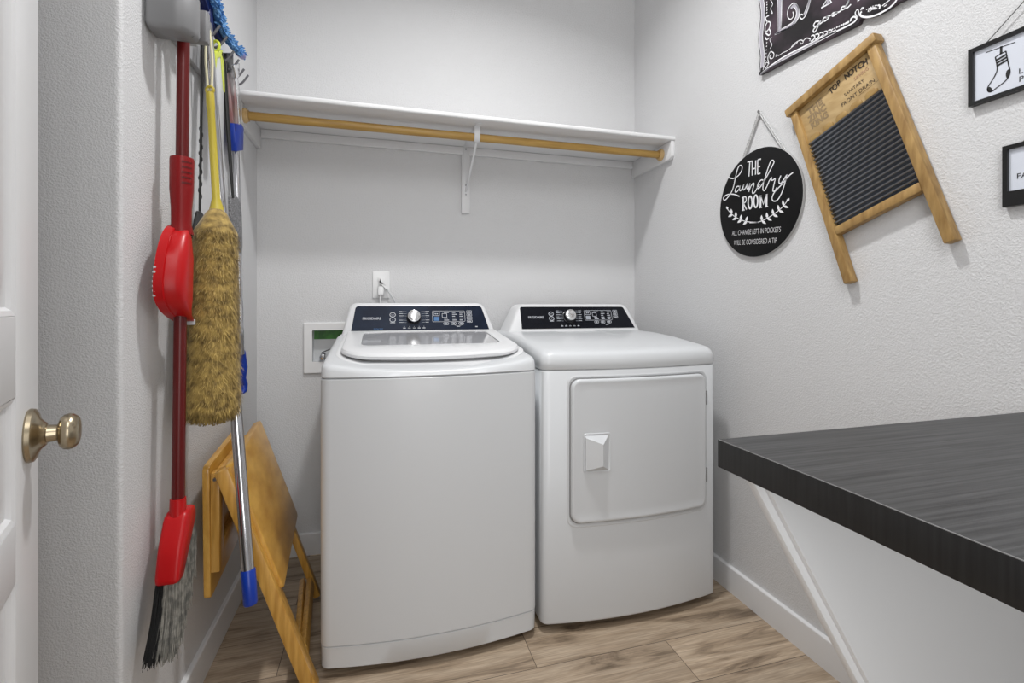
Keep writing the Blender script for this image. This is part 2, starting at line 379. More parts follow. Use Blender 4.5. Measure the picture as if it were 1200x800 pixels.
obj('bracket_brace', MB().beam((bx, YB - 0.022, 1.668), (bx + 0.001, RY + 0.004, RZ - 0.018), 0.009, 0.003, (0, 1, 0), 0.0005), M['white_pl'], br)
hk = [(bx, RY + math.cos(a) * (RR + 0.003), RZ + math.sin(a) * (RR + 0.003)) for a in [math.radians(t) for t in range(150, 400, 15)]]
mb = MB()
fhk = [(math.cos(math.radians(t)), math.sin(math.radians(t))) for t in range(160, 391, 15)]
outer = [(RY + c * (RR + 0.0045), RZ + s * (RR + 0.0045)) for c, s in fhk]; inner = [(RY + c * (RR + 0.001), RZ + s * (RR + 0.001)) for c, s in fhk]
mb.prism(fx, outer + inner[::-1], bx - 0.012, bx + 0.012)
mb.box(bx - 0.012, bx + 0.012, RY - RR - 0.004, RY - RR - 0.0012, RZ, SZ - 0.021)
obj('rod_hook', mb, M['white_pl'], br)
for z in (1.655, 1.70, 1.875): obj('screw', MB().lathe((bx, YB - 0.021, z), (0, -1, 0), [(0, 0.004), (0.0015, 0.0035), (0.002, 0)], 12), M['screw'], br)
for x0, dirx in ((XL + 0.019, 1), (XR - 0.019, -1)):
    obj('rod_socket', MB().lathe((x0, RY, RZ), (dirx, 0, 0), [(0, 0.027), (0.006, 0.028), (0.010, 0.026), (0.013, 0.022), (0.018, 0.0215), (0.018, 0)], 28), M['socket'], sh, label='turned wooden rod socket')
rod = obj('closet_rod', MB().lathe((XL + 0.0375, RY, RZ), (1, 0, 0), [(0, RR), (XR - XL - 0.075, RR)], 24), M['rod'])
tag(rod, 'round honey wood hanging rod under the white shelf', 'rod')

# ------------------------------------------------------------------ appliances
def plan(x0, x1, yf, yb, bow, r, m=14):
    """closed plan outline, counter-clockwise seen from above: bowed front, rounded front corners"""
    xc, hw = (x0 + x1) / 2, (x1 - x0) / 2; out = []
    def yfr(x): return yf - bow * (1 - ((x - xc) / hw) ** 2)
    for k in range(6):
        a = PI / 2 * (1 - k / 5); x = x0 + r - r * math.sin(a); out.append((x, yfr(x0 + r) + r * (1 - math.cos(a)) + 0))
    for k in range(1, m): x = x0 + r + (2 * hw - 2 * r) * k / m; out.append((x, yfr(x)))
    for k in range(6):
        a = PI / 2 * k / 5; x = x1 - r + r * math.sin(a); out.append((x, yfr(x1 - r) + r * (1 - math.cos(a))))
    for k in range(4): out.append((x1, yf + r + (yb - yf - r) * (0.25 + 0.25 * k)))
    out.append((x0, yb))
    for k in range(3): out.append((x0, yb + (yf + r - yb) * (0.25 + 0.25 * k)))
    return out
def ring3(o2, zf): return [V((x, y, zf(x, y) if callable(zf) else zf)) for x, y in o2]

def console_poly(x0b, x1b, x0t, x1t, z0, z1, r, arch):
    p = round_poly([(x0b, z0), (x1b, z0), (x1t, z1), (x0t, z1)], [0, 0, r, r], 6)
    xc = (x0t + x1t) / 2; hw = (x1t - x0t) / 2
    return [(x, z + arch * (1 - min(1, ((x - xc) / hw) ** 2)) * max(0, (z - z0) / (z1 - z0)) ** 3) for x, z in p]

def subdiv(poly, step=0.05):
    out = []
    for i, p in enumerate(poly):
        q = poly[(i + 1) % len(poly)]; n = max(1, int(math.hypot(q[0] - p[0], q[1] - p[1]) / step))
        for k in range(n): out.append((p[0] + (q[0] - p[0]) * k / n, p[1] + (q[1] - p[1]) * k / n))
    return out

SL = 0.36                                             # lean of the console faces
def console_frame(xc, y0, z0): return Frame((xc, y0, z0), (1, 0, 0), (0, SL, 1))
def build_console(root, pts, y0, z0, yback, panel_pts, pm):
    """pts: outline in (x, z); front plane leans back"""
    yf = lambda z: y0 + (z - z0) * SL
    cx = sum(p[0] for p in pts) / len(pts); cz = sum(p[1] for p in pts) / len(pts)
    def ins(i): return [(x + (i if x < cx else -i) * min(1, abs(x - cx) / 0.05), z - (i if z > cz else 0)) for x, z in pts]
    rings = [[V((x, yback, z)) for x, z in pts], [V((x, yf(z) + 0.012, z)) for x, z in pts],
             [V((x, yf(z) + 0.004, z)) for x, z in ins(0.003)], [V((x, yf(z), z)) for x, z in ins(0.010)]]
    c = obj('console', MB().loft(rings), M['white_pl'], root, smooth=45)
    pan = MB(); n = len(panel_pts)
    pan.loft([[V((x, yf(z) + 0.001, z)) for x, z in panel_pts], [V((x, yf(z) - 0.0022, z)) for x, z in panel_pts]])
    p = obj('control_panel', pan, pm, c, label='dark glossy control panel with pale print')
    return c, p

def panel_marks(root, console, fr, w, label_dx, blue):
    """print and buttons on the panel. fr origin: lower centre of the panel; w: half width of the panel at mid height"""
    mk, dim, blu = MB(), MB(), MB()
    mk.text(fr, 'FRIGIDAIRE', 0.0150, -w * 0.86 + label_dx, 0.050, sx=1.0, bold=0.0002)
    def outline(x0, x1, z0, z1, r, t, tgt=mk):
        o = rrect(x0, x1, z0, z1, r, 4); o.append(o[0]); tgt.ribbon(fr, o, t)
    # two round buttons left of the knob
    kx = -0.030 + label_dx * 0.2
    for z in (0.071, 0.049):
        x = kx - 0.088
        c = [(x + 0.0115 * math.cos(a), z + 0.0095 * math.sin(a)) for a in [k * PI / 12 for k in range(25)]]
        mk.ribbon(fr, c, 0.0026)
        mk.text(fr, 'ON' if z > 0.06 else 'II', 0.008, x, z - 0.003, align='CENTER')
    mk.ribbon(fr, [(kx - 0.098, 0.036), (kx - 0.078, 0.036)], 0.003)
    # cycle ticks either side of the knob
    for k in range(6):
        z = 0.086 - 0.0098 * k
        mk.ribbon(fr, [(kx - 0.062, z), (kx - 0.062 + 0.014 + 0.003 * (k % 3), z)], 0.0022); dim.ribbon(fr, [(kx - 0.046, z), (kx - 0.030, z - 0.001)], 0.0011)
        mk.ribbon(fr, [(kx + 0.066 - 0.003 * (k % 2), z), (kx + 0.050, z)], 0.0022); dim.ribbon(fr, [(kx + 0.032, z - 0.001), (kx + 0.049, z)], 0.0011)
    for k in range(5):
        x = kx - 0.040 + 0.0205 * k
        mk.ribbon(fr, [(x - 0.0055, 0.0115), (x + 0.0055, 0.0115)], 0.0036); mk.ribbon(fr, [(x - 0.0012, 0.0185), (x + 0.0012, 0.0185)], 0.002)
    # framed option field
    x0 = kx + 0.080; x1 = x0 + 0.142
    outline(x0, x1, 0.0385, 0.0875, 0.005, 0.0016)
    outline(x0 + 0.005, x0 + 0.030, 0.066, 0.083, 0.002, 0.0018); (blu if blue else dim).poly(fr, rrect(x0 + 0.006, x0 + 0.029, 0.0425, 0.0605, 0.002, 3))
    for x in (x0 + 0.010, x0 + 0.018): mk.ribbon(fr, [(x, 0.0745), (x + 0.006, 0.0745)], 0.004)
    outline(x0 + 0.042, x0 + 0.062, 0.058, 0.0755, 0.002, 0.002)
    for i, xx in enumerate((x0 + 0.054, x0 + 0.086, x0 + 0.118)):
        for j in range(5):
            if i == 0 and j in (1, 2): continue
            ln = (0.018, 0.014, 0.020, 0.012, 0.017)[(i + j) % 5]
            mk.ribbon(fr, [(xx - (0 if i else 0.004), 0.0805 - 0.0088 * j), (xx + ln, 0.0805 - 0.0088 * j)], 0.0032)
    for k in range(3):
        x = x0 + 0.058 + 0.033 * k; outline(x - 0.011, x + 0.011, 0.0245, 0.0345, 0.0045, 0.002); mk.ribbon(fr, [(x - 0.005, 0.0295), (x + 0.005, 0.0295)], 0.004)
    mk.ribbon(fr, [(x0 + 0.104, 0.017), (x0 + 0.118, 0.017)], 0.0035); mk.ribbon(fr, [(x0 + 0.094, 0.024), (x0 + 0.104, 0.018)], 0.001); mk.ribbon(fr, [(x0 + 0.128, 0.024), (x0 + 0.118, 0.018)], 0.001)
    for k in range(4 if blue else 3):
        z = 0.083 - 0.0145 * k; x = x1 + 0.020; outline(x - 0.011, x + 0.011, z - 0.0048, z + 0.0055, 0.002, 0.0018); mk.ribbon(fr, [(x - 0.006, z), (x + 0.006, z)], 0.0038)
    if blue:
        blu.text(fr, 'immersion', 0.009, -w * 0.86 + 0.045, 0.0075); mk.ribbon(fr, [(x1 + 0.044, 0.0145), (x1 + 0.054, 0.0145)], 0.0042)
    flat('lettering', mk, M['print'], console); flat('lettering', dim, M['print_dim'], console, 'grey dial guide lines')
    if blue: flat('lettering', blu, M['print_blue'], console, 'blue print')
    # knob: black skirt, silver ring, white cap
    o = fr(kx, 0.058, 0.0); ax = fr.N
    k = obj('control_knob', MB().lathe(o, ax, [(0, 0.031), (0.002, 0.031), (0.003, 0.0285), (0.022, 0.0265), (0.024, 0.025), (0.024, 0)], 36), M['knob_bk'], console, label='black dial with pale silver cap')
    obj('knob_cap', MB().lathe(o + ax * 0.0235, ax, [(0, 0.0262), (0.004, 0.0262), (0.006, 0.0245), (0.0065, 0.022), (0.008, 0.0205), (0.0095, 0.016), (0.010, 0)], 36), M['silver'], k)

# ---- washer
wx0, wx1, wyf, wyb = -0.172, 0.512, 1.530, 2.235
BOW = 0.034
ws = thing('washing_machine', 'white top-loading washing machine with glass lid, left of the dryer', 'washing machine', ((wx0 + wx1) / 2, 1.88, 0))
SEAM = 0.898
P_ = lambda i, r=0.030: plan(wx0 + i, wx1 - i, wyf + i, wyb, BOW, r)
obj('cabinet', MB().loft([ring3(P_(0.003), 0.094), ring3(P_(0), 0.097), ring3(P_(0), SEAM - 0.004), ring3(P_(0.003), SEAM - 0.001), ring3(P_(0.010), SEAM - 0.001)]), M['enamel'], ws, 45)
obj('toe_panel', MB().loft([ring3(P_(0.006), 0.026), ring3(P_(0.002), 0.030), ring3(P_(0.001), 0.0915), ring3(P_(0.004), 0.0935)]), M['enamel'], ws, 45)
for x in (wx0 + 0.06, wx1 - 0.06):
    for y in (wyf + 0.09, wyb - 0.08): obj('foot', MB().lathe((x, y, 0), (0, 0, 1), [(0, 0.022), (0.012, 0.022), (0.014, 0.012), (0.03, 0.012)], 16), M['gap'], ws)
wxc, whw = (wx0 + wx1) / 2, (wx1 - wx0) / 2
def zt(x, y):
    f = max(0, min(1, (1.80 - y) / 0.25)); f = f * f * (3 - 2 * f)
    return 0.946 + max(0, min(1, (y - 1.535) / 0.52)) * 0.048 - 0.028 * f * (1 - min(1, abs(x - wxc) / whw) ** 2.4)
zdeck = lambda x, y: zt(x, y)
deck_rings = [ring3(P_(0.004), SEAM), ring3(P_(0.0), SEAM + 0.004), ring3(P_(0.002), lambda x, y: zt(x, y) - 0.018), ring3(P_(0.006, 0.032), lambda x, y: zt(x, y) - 0.007), ring3(P_(0.014, 0.036), lambda x, y: zt(x, y) - 0.001), ring3(P_(0.024, 0.04), zt)]
# the deck falls away to a well under the lid
def lidplan(i, yb=2.055):
    x0, x1, yf = -0.124 + i, 0.490 - i, 1.604 + i
    o = []; xc, hw = (x0 + x1) / 2, (x1 - x0) / 2; r = 0.115 - i * 0.5
    yfr = lambda x: yf - 0.040 * (1 - ((x - xc) / hw) ** 2)
    for k in range(10):
        a = PI / 2 * (1 - k / 9); x = x0 + r - r * math.sin(a); o.append((x, yfr(x0 + r) + r * (1 - math.cos(a))))
    for k in range(1, 14): x = x0 + r + (2 * hw - 2 * r) * k / 14; o.append((x, yfr(x)))
    for k in range(10):
        a = PI / 2 * k / 9; x = x1 - r + r * math.sin(a); o.append((x, yfr(x1 - r) + r * (1 - math.cos(a))))
    for k in range(4): o.append((x1, yf + r + (yb - i - yf - r) * (0.25 + 0.25 * k)))
    for k in range(1, 6): o.append((x1 + (x0 - x1) * k / 6, yb - i))
    o.append((x0, yb - i))
    for k in range(3): o.append((x0, yb - i + (yf + r - yb + i) * (0.25 + 0.25 * k)))
    return o
dk = obj('top_deck', MB().loft(deck_rings), M['enamel'], ws, 50)
obj('lid_well', MB().loft([ring3(lidplan(-0.016), lambda x, y: zt(x, y) + 0.0005), ring3(lidplan(-0.012), lambda x, y: zt(x, y) + 0.0030), ring3(lidplan(-0.004), lambda x, y: zt(x, y) + 0.0018), ring3(lidplan(0.004), lambda x, y: zt(x, y) + 0.0008)]), M['white_pl'], dk, 60)
zl = lambda x, y: 0.966 + (y - 1.56) / 0.49 * 0.048 - 0.006 * max(0, (1.66 - y) / 0.1) ** 2
obj('lid_gap_shade', MB().loft([ring3(lidplan(0.018), lambda x, y: zt(x, y) + 0.001), ring3(lidplan(0.018), lambda x, y: zl(x, y) - 0.020)]), M['shade_trim'], dk, 40)  # dark grey ring standing in for the shade between deck and lid
# lid: ring with a window
def lidhole(i):
    x0, x1, y0, y1 = -0.062 + i, 0.436 - i, 1.715 + i, 2.030 - i
    cx, cy = (x0 + x1) / 2, (y0 + y1) / 2
    res = []
    src = lidplan(0)
    rr = rrect(x0, x1, y0, y1, 0.04, 6, 8)
    # re-sample so that every lid vertex finds a partner by angle
    for (x, y) in src:
        a = math.atan2((y - 1.86) / 0.21, (x - 0.178) / 0.296); best = min(rr, key=lambda p: abs(math.remainder(math.atan2((p[1] - cy) / (y1 - cy), (p[0] - cx) / (x1 - cx)) - a, 2 * PI)))
        res.append(best)
    return res
n = len(lidplan(0))
rings = [ring3(lidhole(0.0), lambda x, y: zl(x, y) - 0.024), ring3(lidplan(0.012), lambda x, y: zl(x, y) - 0.024), ring3(lidplan(0.002), lambda x, y: zl(x, y) - 0.018), ring3(lidplan(0.0), lambda x, y: zl(x, y) - 0.009),
         ring3(lidplan(0.004), lambda x, y: zl(x, y) - 0.0022), ring3(lidplan(0.013), zl), ring3(lidhole(-0.006), zl), ring3(lidhole(0.0), lambda x, y: zl(x, y) - 0.002), ring3(lidhole(0.0), lambda x, y: zl(x, y) - 0.024)]
lid = obj('lid', MB().loft(rings, False, False), M['white_pl'], ws, 40)
obj('window_pane', MB().loft([ring3(rrect(-0.061, 0.435, 1.716, 2.029, 0.04, 6), lambda x, y: zl(x, y) - 0.009), ring3(rrect(-0.061, 0.435, 1.716, 2.029, 0.04, 6), lambda x, y: zl(x, y) - 0.0045)]), M['glass'], lid, label='grey tinted glass window of the lid')
# console
cy0, cz0 = 2.068, 0.992
cp = subdiv(console_poly(-0.150, 0.500, -0.118, 0.452, cz0, 1.126, 0.030, 0.007))
pp = subdiv(console_poly(-0.113, 0.470, -0.096, 0.440, cz0 + 0.018, 1.1135, 0.012, 0.006))
con, pan = build_console(ws, cp, cy0, cz0, wyb, pp, M['navy'])
frW = Frame((0.172, cy0 + 0.018 * SL - 0.0022, cz0 + 0.018), (1, 0, 0), (0, SL, 1))
panel_marks(ws, con, Frame(frW.o + frW.N * 0.0006, frW.U, frW.V), 0.28, 0.0, True)

# ---- dryer
dx0, dx1, dyf, dyb = 0.530, 1.226, 1.536, 2.235
dr = thing('clothes_dryer', 'white front-door clothes dryer standing beside the right wall', 'dryer', ((dx0 + dx1) / 2, 1.88, 0))
Q_ = lambda i, r=0.030: plan(dx0 + i, dx1 - i, dyf + i, dyb, BOW, r)
obj('cabinet', MB().loft([ring3(Q_(0.006), 0.030), ring3(Q_(0.001), 0.034), ring3(Q_(0), 0.040), ring3(Q_(0), SEAM - 0.006), ring3(Q_(0.003), SEAM - 0.002), ring3(Q_(0.010), SEAM - 0.002)]), M['enamel'], dr, 45)
for x in (dx0 + 0.06, dx1 - 0.06):
    for y in (dyf + 0.09, dyb - 0.08): obj('foot', MB().lathe((x, y, 0), (0, 0, 1), [(0, 0.022), (0.012, 0.022), (0.014, 0.012), (0.034, 0.012)], 16), M['gap'], dr)
dxc = (dx0 + dx1) / 2
def ztd(x, y):
    t = max(0, min(1, (y - 1.50) / 0.50)); return 0.957 + 0.042 * math.sin(t * PI / 2)
obj('top_deck', MB().loft([ring3(Q_(0.004), SEAM - 0.001), ring3(Q_(0.0), SEAM + 0.004), ring3(Q_(0.001), lambda x, y: ztd(x, y) - 0.030), ring3(Q_(0.005, 0.034), lambda x, y: ztd(x, y) - 0.015), ring3(Q_(0.014, 0.038), lambda x, y: ztd(x, y) - 0.006), ring3(Q_(0.030, 0.045), lambda x, y: ztd(x, y) - 0.0015)]
    + [ring3(Q_(0.03 + 0.03 * k, 0.05), ztd) for k in range(1, 8)]), M['enamel'], dr, 50)
dc0 = 0.990
cp = subdiv(console_poly(0.556, 1.226, 0.622, 1.172, dc0, 1.122, 0.030, 0.005))
pp = subdiv(console_poly(0.624, 1.196, 0.624, 1.150, dc0 + 0.020, 1.1100, 0.010, 0.005))
con2, pan2 = build_console(dr, cp, 2.074, dc0, dyb, pp, M['black_pn'])
frD = Frame((0.890, 2.074 + 0.020 * SL - 0.0022, dc0 + 0.020), (1, 0, 0), (0, SL, 1))
panel_marks(dr, con2, Frame(frD.o + frD.N * 0.0006, frD.U, frD.V), 0.27, 0.0, False)
dhw = (dx1 - dx0) / 2
ydr = lambda x: dyf - BOW * (1 - ((x - dxc) / dhw) ** 2)
def skin(mb, x0, x1, z0, z1, r, levels):
    """rounded slab that follows the bowed front; levels: (inset, offset towards the room)"""
    rings = []
    for i, off in levels:
        rings.append([V((x, ydr(x) - off, z)) for x, z in rrect(x0 + i, x1 - i, z0 + i, z1 - i, max(0.004, r - i), 6, 10)])
    i0, off = levels[-1]; cx, cz = (x0 + x1) / 2, (z0 + z1) / 2
    last = [(p.x, p.z) for p in rings[-1]]
    for k in range(1, 9):
        f = 1 - k / 9; rings.append([V((cx + (x - cx) * f, ydr(cx + (x - cx) * f) - off, cz + (z - cz) * f)) for x, z in last])
    return mb.loft(rings, False, True)
D0, D1, Z0, Z1 = 0.628, 1.166, 0.376, 0.866
obj('door_surround', skin(MB(), D0 - 0.013, D1 + 0.013, Z0 - 0.020, Z1 + 0.013, 0.035, [(0, -0.0005), (0.003, 0.0016), (0.006, 0.0020), (0.0095, 0.0006), (0.010, 0.0004)]), M['enamel'], dr, 40)
dg = obj('door_groove_shade', skin(MB(), D0 - 0.0035, D1 + 0.0035, Z0 - 0.0045, Z1 + 0.0035, 0.033, [(0, 0.0), (0.0005, 0.0028)]), M['shade_trim'], dr, 40)  # grey sheet behind the door, colours its groove as if shaded
ddoor = obj('door', skin(MB(), D0, D1, Z0, Z1, 0.032, [(0, 0.001), (0, 0.009), (0.0015, 0.0125), (0.005, 0.0145), (0.010, 0.0150), (0.014, 0.0140)]), M['enamel'], dr, 40)
# handle: shallow framed pocket with a wedge grip
HX0, HX1, HZ0, HZ1 = 0.667, 0.766, 0.548, 0.682
yh = lambda x: ydr(x) - 0.0140
hm = MB()
hm.loft([[V((x, yh(x) - o, z)) for x, z in rrect(HX0 + i, HX1 - i, HZ0 + i, HZ1 - i, 0.010, 5, 3)] for i, o in ((0, 0), (0.001, 0.0028), (0.003, 0.0028), (0.005, 0.0012))], False, True)
hnd = obj('handle', hm, M['enamel'], ddoor, 35)
a0, a1, b0, b1 = HX0 + 0.006, HX1 - 0.008, HZ0 + 0.006, HZ1 - 0.007
P3 = lambda x, z, o: V((x, yh(x) - o, z))
gv = [P3(a0, b0, 0.0012), P3(a1, b0, 0.0012), P3(a1, b1, 0.0012), P3(a0, b1, 0.0012), P3(a0, b0 + 0.004, 0.009), P3(HX0 + 0.060, b0 + 0.022, 0.026), P3(HX0 + 0.060, b1 - 0.026, 0.026), P3(a0, b1 - 0.006, 0.009)]
obj('grip', MB().add(gv, [(0, 1, 5, 4), (1, 2, 6, 5), (2, 3, 7, 6), (3, 0, 4, 7), (4, 5, 6, 7)]), M['enamel'], hnd, 10)
for z in (0.49, 0.775):
    x = D1 + 0.0005; obj('hinge', MB().box(x, x + 0.006, ydr(x) - 0.011, ydr(x) + 0.001, z - 0.026, z + 0.026, 0.001), M['shade_trim'], dr)

# ------------------------------------------------------------------ outlet, cords, supply box
fb = Frame((0, YB, 0), (1, 0, 0), (0, 0, 1))          # back wall, N = -Y
ou = thing('power_outlet', 'white duplex power outlet with two plugs above the washer', 'outlet', (0.007, YB, 1.15))
obj('cover_plate', MB().prism(fb, rrect(-0.031, 0.045, 1.150, 1.275, 0.004), 0, 0.006, 0.002), M['plate'], ou)
for z in (1.237, 1.190): obj('socket', MB().prism(fb, round_poly([(-0.009, z - 0.014), (0.023, z - 0.014), (0.023, z + 0.014), (-0.009, z + 0.014)], 0.012), 0.005, 0.0085, 0.001), M['plate'], ou)
c1 = obj('power_cord', MB().tube(spline([(0.004, YB - 0.024, 1.168), (0.004, YB - 0.026, 1.13), (0.006, YB - 0.03, 1.06), (0.01, YB - 0.035, 0.80)], 5), 0.0038, 8), M['plate'], ws)
obj('plug', MB().prism(fb, round_poly([(-0.007, 1.165), (0.017, 1.165), (0.021, 1.195), (0.012, 1.206), (-0.006, 1.204)], 0.005), 0.009, 0.034, 0.003), M['plate'], c1)
c2 = obj('power_cord', MB().tube(spline([(0.034, YB - 0.02, 1.192), (0.052, YB - 0.024, 1.165), (0.075, YB - 0.028, 1.12), (0.11, YB - 0.03, 1.0)], 5), 0.0034, 8), M['ltgrey'], dr)
obj('plug', MB().prism(fb, round_poly([(0.001, 1.222), (0.020, 1.216), (0.040, 1.200), (0.032, 1.190), (0.012, 1.208), (-0.003, 1.236), (0.005, 1.246)], 0.004), 0.009, 0.032, 0.003), M['plate'], c2)

sb = thing('supply_box', 'white recessed washer supply box with green strip beside the washer', 'supply box', (-0.2, YB, 0.81))
outer = rrect(-0.327, -0.065, 0.812, 1.040, 0.004, 3, 2); inner_ = rrect(WB['x0'] + 0.001, WB['x1'] - 0.001, WB['z0'] + 0.001, WB['z1'] - 0.001, 0.002, 3, 2)
R3 = lambda o, d: [fb(u, w, d) for u, w in o]
obj('face_frame', MB().loft([R3(inner_, -0.002), R3(outer, 0.0), R3(outer, 0.008), R3([(u * 1 + (0.003 if u < -0.196 else -0.003), w + (0.003 if w < 0.93 else -0.003)) for u, w in outer], 0.011), R3(inner_, 0.010), R3(inner_, -0.002)], False, False), M['plate'], sb, 30)
obj('recess', MB().loft([R3(inner_, 0.0), R3(inner_, -0.040)], False, True), M['ltgrey'], sb, 30)
obj('sticker', MB().prism(fb, rrect(WB['x0'] + 0.003, WB['x1'] - 0.034, 0.962, 1.003, 0.001), -0.0395, -0.0385), M['green'], sb, label='dark green strip label')
vx = WB['x0'] + 0.045; yv = YB + 0.024
vm = MB().tube([(vx, yv, 0.863), (vx, yv, 0.900)], 0.010, 14); vm.tube([(vx, yv, 0.885), (vx, yv - 0.03, 0.885)], 0.009, 14); vm.lathe((vx, yv - 0.03, 0.885), (0, -1, 0), [(0, 0.013), (0.012, 0.013), (0.014, 0.010), (0.014, 0)], 14)
vl = obj('valve', vm, M['chrome'], sb)
obj('valve_lever', MB().beam((vx - 0.006, yv - 0.005, 0.902), (vx + 0.030, yv - 0.022, 0.918), 0.010, 0.004), M['zinc_s'], vl)

# ------------------------------------------------------------------ counter on the right
CT, TH = 0.914, 0.042
ct = thing('countertop', 'dark wood-grain laminate countertop running along the right wall', 'countertop', (0.92, 0.2, CT - TH))
cX0, cY1, cY0 = 0.500, 0.622, -0.60
obj('top_surface', MB().prism(Frame((0, 0, 0), (1, 0, 0), (0, 1, 0)), [(cX0 + 0.001, cY0), (XR, cY0), (XR, cY1 - 0.001), (cX0 + 0.001, cY1 - 0.001)], CT - TH + 0.002, CT), M['ct_top'], ct)
obj('edge_band', MB().prism(Frame((0, 0, 0), (0, 1, 0), (0, 0, 1)), [(cY0, CT - TH), (cY1, CT - TH), (cY1, CT - 0.0007), (cY0, CT - 0.0007)], cX0, cX0 + 0.0009, 0.0003), M['ct_edge'], ct)
obj('edge_band', MB().box(cX0 + 0.001, XR, cY1 - 0.001, cY1, CT - TH, CT - 0.0007), M['ct_edge'], ct)
obj('edge_trim', MB().box(cX0 - 0.0002, cX0 + 0.0010, cY0, cY1, CT - 0.0007, CT + 0.0001), M['shade_trim'], ct)
# tapered white end panel under the counter
def taper(dz): return 0.519 + (CT - TH - dz) * 0.59
fy = Frame((0, 0, 0), (1, 0, 0), (0, 0, 1))            # N = -Y
zt_ = CT - TH - 0.0005
poly = [(0.516, zt_), (0.516 + zt_ * 0.592, 0.0), (XR - 0.016, 0.0), (XR - 0.016, zt_)]
pn = thing('support_panel', 'white slanted support panel under the far end of the dark countertop', 'support panel', (1.0, 0.57, 0))
fyp = Frame((0, 0.589, 0), (1, 0, 0), (0, 0, 1))
obj('panel_board', MB().prism(fyp, poly, 0, 0.017, 0.001), M['panel'], pn)
obj('panel_facing', MB().prism(fyp, [(poly[0][0] + 0.012, zt_), (poly[1][0] + 0.012, 0), poly[2], poly[3]], 0.0172, 0.028, 0.001), M['panel'], pn)

# ------------------------------------------------------------------ signs on the right wall
fw = Frame((XR, 0, 0), (0, -1, 0), (0, 0, 1))          # N = -X, u = -y
def wp(px, py, off=0.0):
    p = at(px, py, X=XR - off); return (-p.y, p.z)
# round sign
OFF = 0.012
ra = [wp(x, y, OFF) for x, y in ((844, 240), (940, 230))]; rb = [wp(893, 171, OFF), wp(893, 301, OFF)]
RC = ((ra[0][0] + ra[1][0]) / 2, (rb[0][1] + rb[1][1]) / 2); RRD = 0.5 * ((ra[1][0] - ra[0][0]) / 2 + (rb[0][1] - rb[1][1]) / 2)
rs = thing('round_sign', 'round black laundry room sign with white lettering hanging from a rope', 'sign', (XR - 0.006, -RC[0], RC[1] - RRD))
cp_ = fw(RC[0], RC[1], 0)
obj('disc', MB().lathe(cp_ + V((-0.001, 0, 0)), (-1, 0, 0), [(0, RRD), (0.0075, RRD), (0.0082, RRD - 0.001), (0.0082, 0)], 72), M['sign_edge'], rs, 30)
obj('face', MB().lathe(cp_ + V((-0.0092, 0, 0)), (-1, 0, 0), [(0, RRD - 0.0015), (0.0022, RRD - 0.0015), (0.0028, RRD - 0.003), (0.0028, 0)], 72), M['sign_bk'], rs, 30)
zq = lambda x, y: wp(840 + x / 5.714, 165 + y / 5.714, OFF)      # coordinates read from the enlarged photograph
def mstroke(mb, pts, w, off=OFF, n=6, f=zq):
    mb.ribbon(Frame((XR - off, 0, 0), (0, -1, 0), (0, 0, 1)), spline([f(*p) for p in pts], n), w, 0.0006)
let = MB(); fs = Frame((XR - OFF, 0, 0), (0, -1, 0), (0, 0, 1))
W1 = 0.0042
# THE (tall thin letters)
for seg in ([(206, 142), (240, 135)], [(222, 139), (216, 238)], [(238, 136), (238, 232)], [(262, 130), (260, 226)], [(238, 190), (262, 182)], [(275, 126), (274, 222)], [(275, 126), (297, 121)], [(275, 176), (292, 171)], [(274, 222), (293, 217)]):
    mstroke(let, seg, 0.0048, n=1)
# Laundry (script)
mstroke(let, [(78, 244), (108, 252), (142, 235), (164, 205), (171, 178), (163, 164), (148, 172), (135, 205), (124, 255), (113, 305), (98, 345), (75, 378), (57, 396), (46, 392), (47, 378), (66, 362), (95, 356), (125, 360), (152, 372)], W1)
mstroke(let, [(152, 305), (138, 305), (126, 322), (124, 340), (134, 342), (150, 322), (158, 300), (153, 325), (160, 334), (172, 315), (182, 292), (176, 318), (182, 328), (194, 312), (206, 286), (201, 312), (208, 322), (216, 308), (223, 284), (214, 340), (228, 306), (244, 284), (250, 292), (240, 330), (241, 350), (254, 345), (270, 318), (288, 292)], W1)
mstroke(let, [(312, 264), (298, 262), (280, 282), (273, 310), (282, 318), (302, 295), (322, 262), (350, 212), (374, 165), (384, 142), (376, 130), (362, 138), (345, 180), (326, 240), (312, 290), (310, 325), (320, 332), (336, 305), (352, 268), (368, 246), (366, 262), (378, 262), (392, 252), (384, 290), (376, 332), (388, 335), (404, 310)], W1)
mstroke(let, [(430, 232), (418, 262), (420, 285), (434, 280), (452, 255), (470, 228), (462, 262), (448, 312), (432, 355), (412, 390), (392, 404), (374, 398), (372, 376), (386, 345), (410, 318), (436, 292), (460, 262), (486, 232), (512, 212)], W1)
# ROOM
def serifstem(x, y0, y1): mstroke(let, [(x, y0), (x - 1, y1)], 0.0085, n=1)
serifstem(178, 380, 464); mstroke(let, [(168, 382), (192, 374), (198, 392), (192, 410), (178, 418)], 0.0046); mstroke(let, [(180, 418), (190, 440), (200, 460)], 0.005); mstroke(let, [(168, 467), (188, 463)], 0.0032, n=1)
for cx, cy in ((224, 412), (262, 404)):
    mstroke(let, [(cx + 13 * math.cos(a), cy + 41 * math.sin(a)) for a in [k * PI / 10 for k in range(21)]], 0.0066, n=2)
serifstem(294, 364, 446); serifstem(334, 356, 440); mstroke(let, [(294, 366), (313, 425), (332, 358)], 0.0055, n=1)
for x, y in ((284, 449), (324, 443)): mstroke(let, [(x, y), (x + 20, y - 4)], 0.003, n=1)
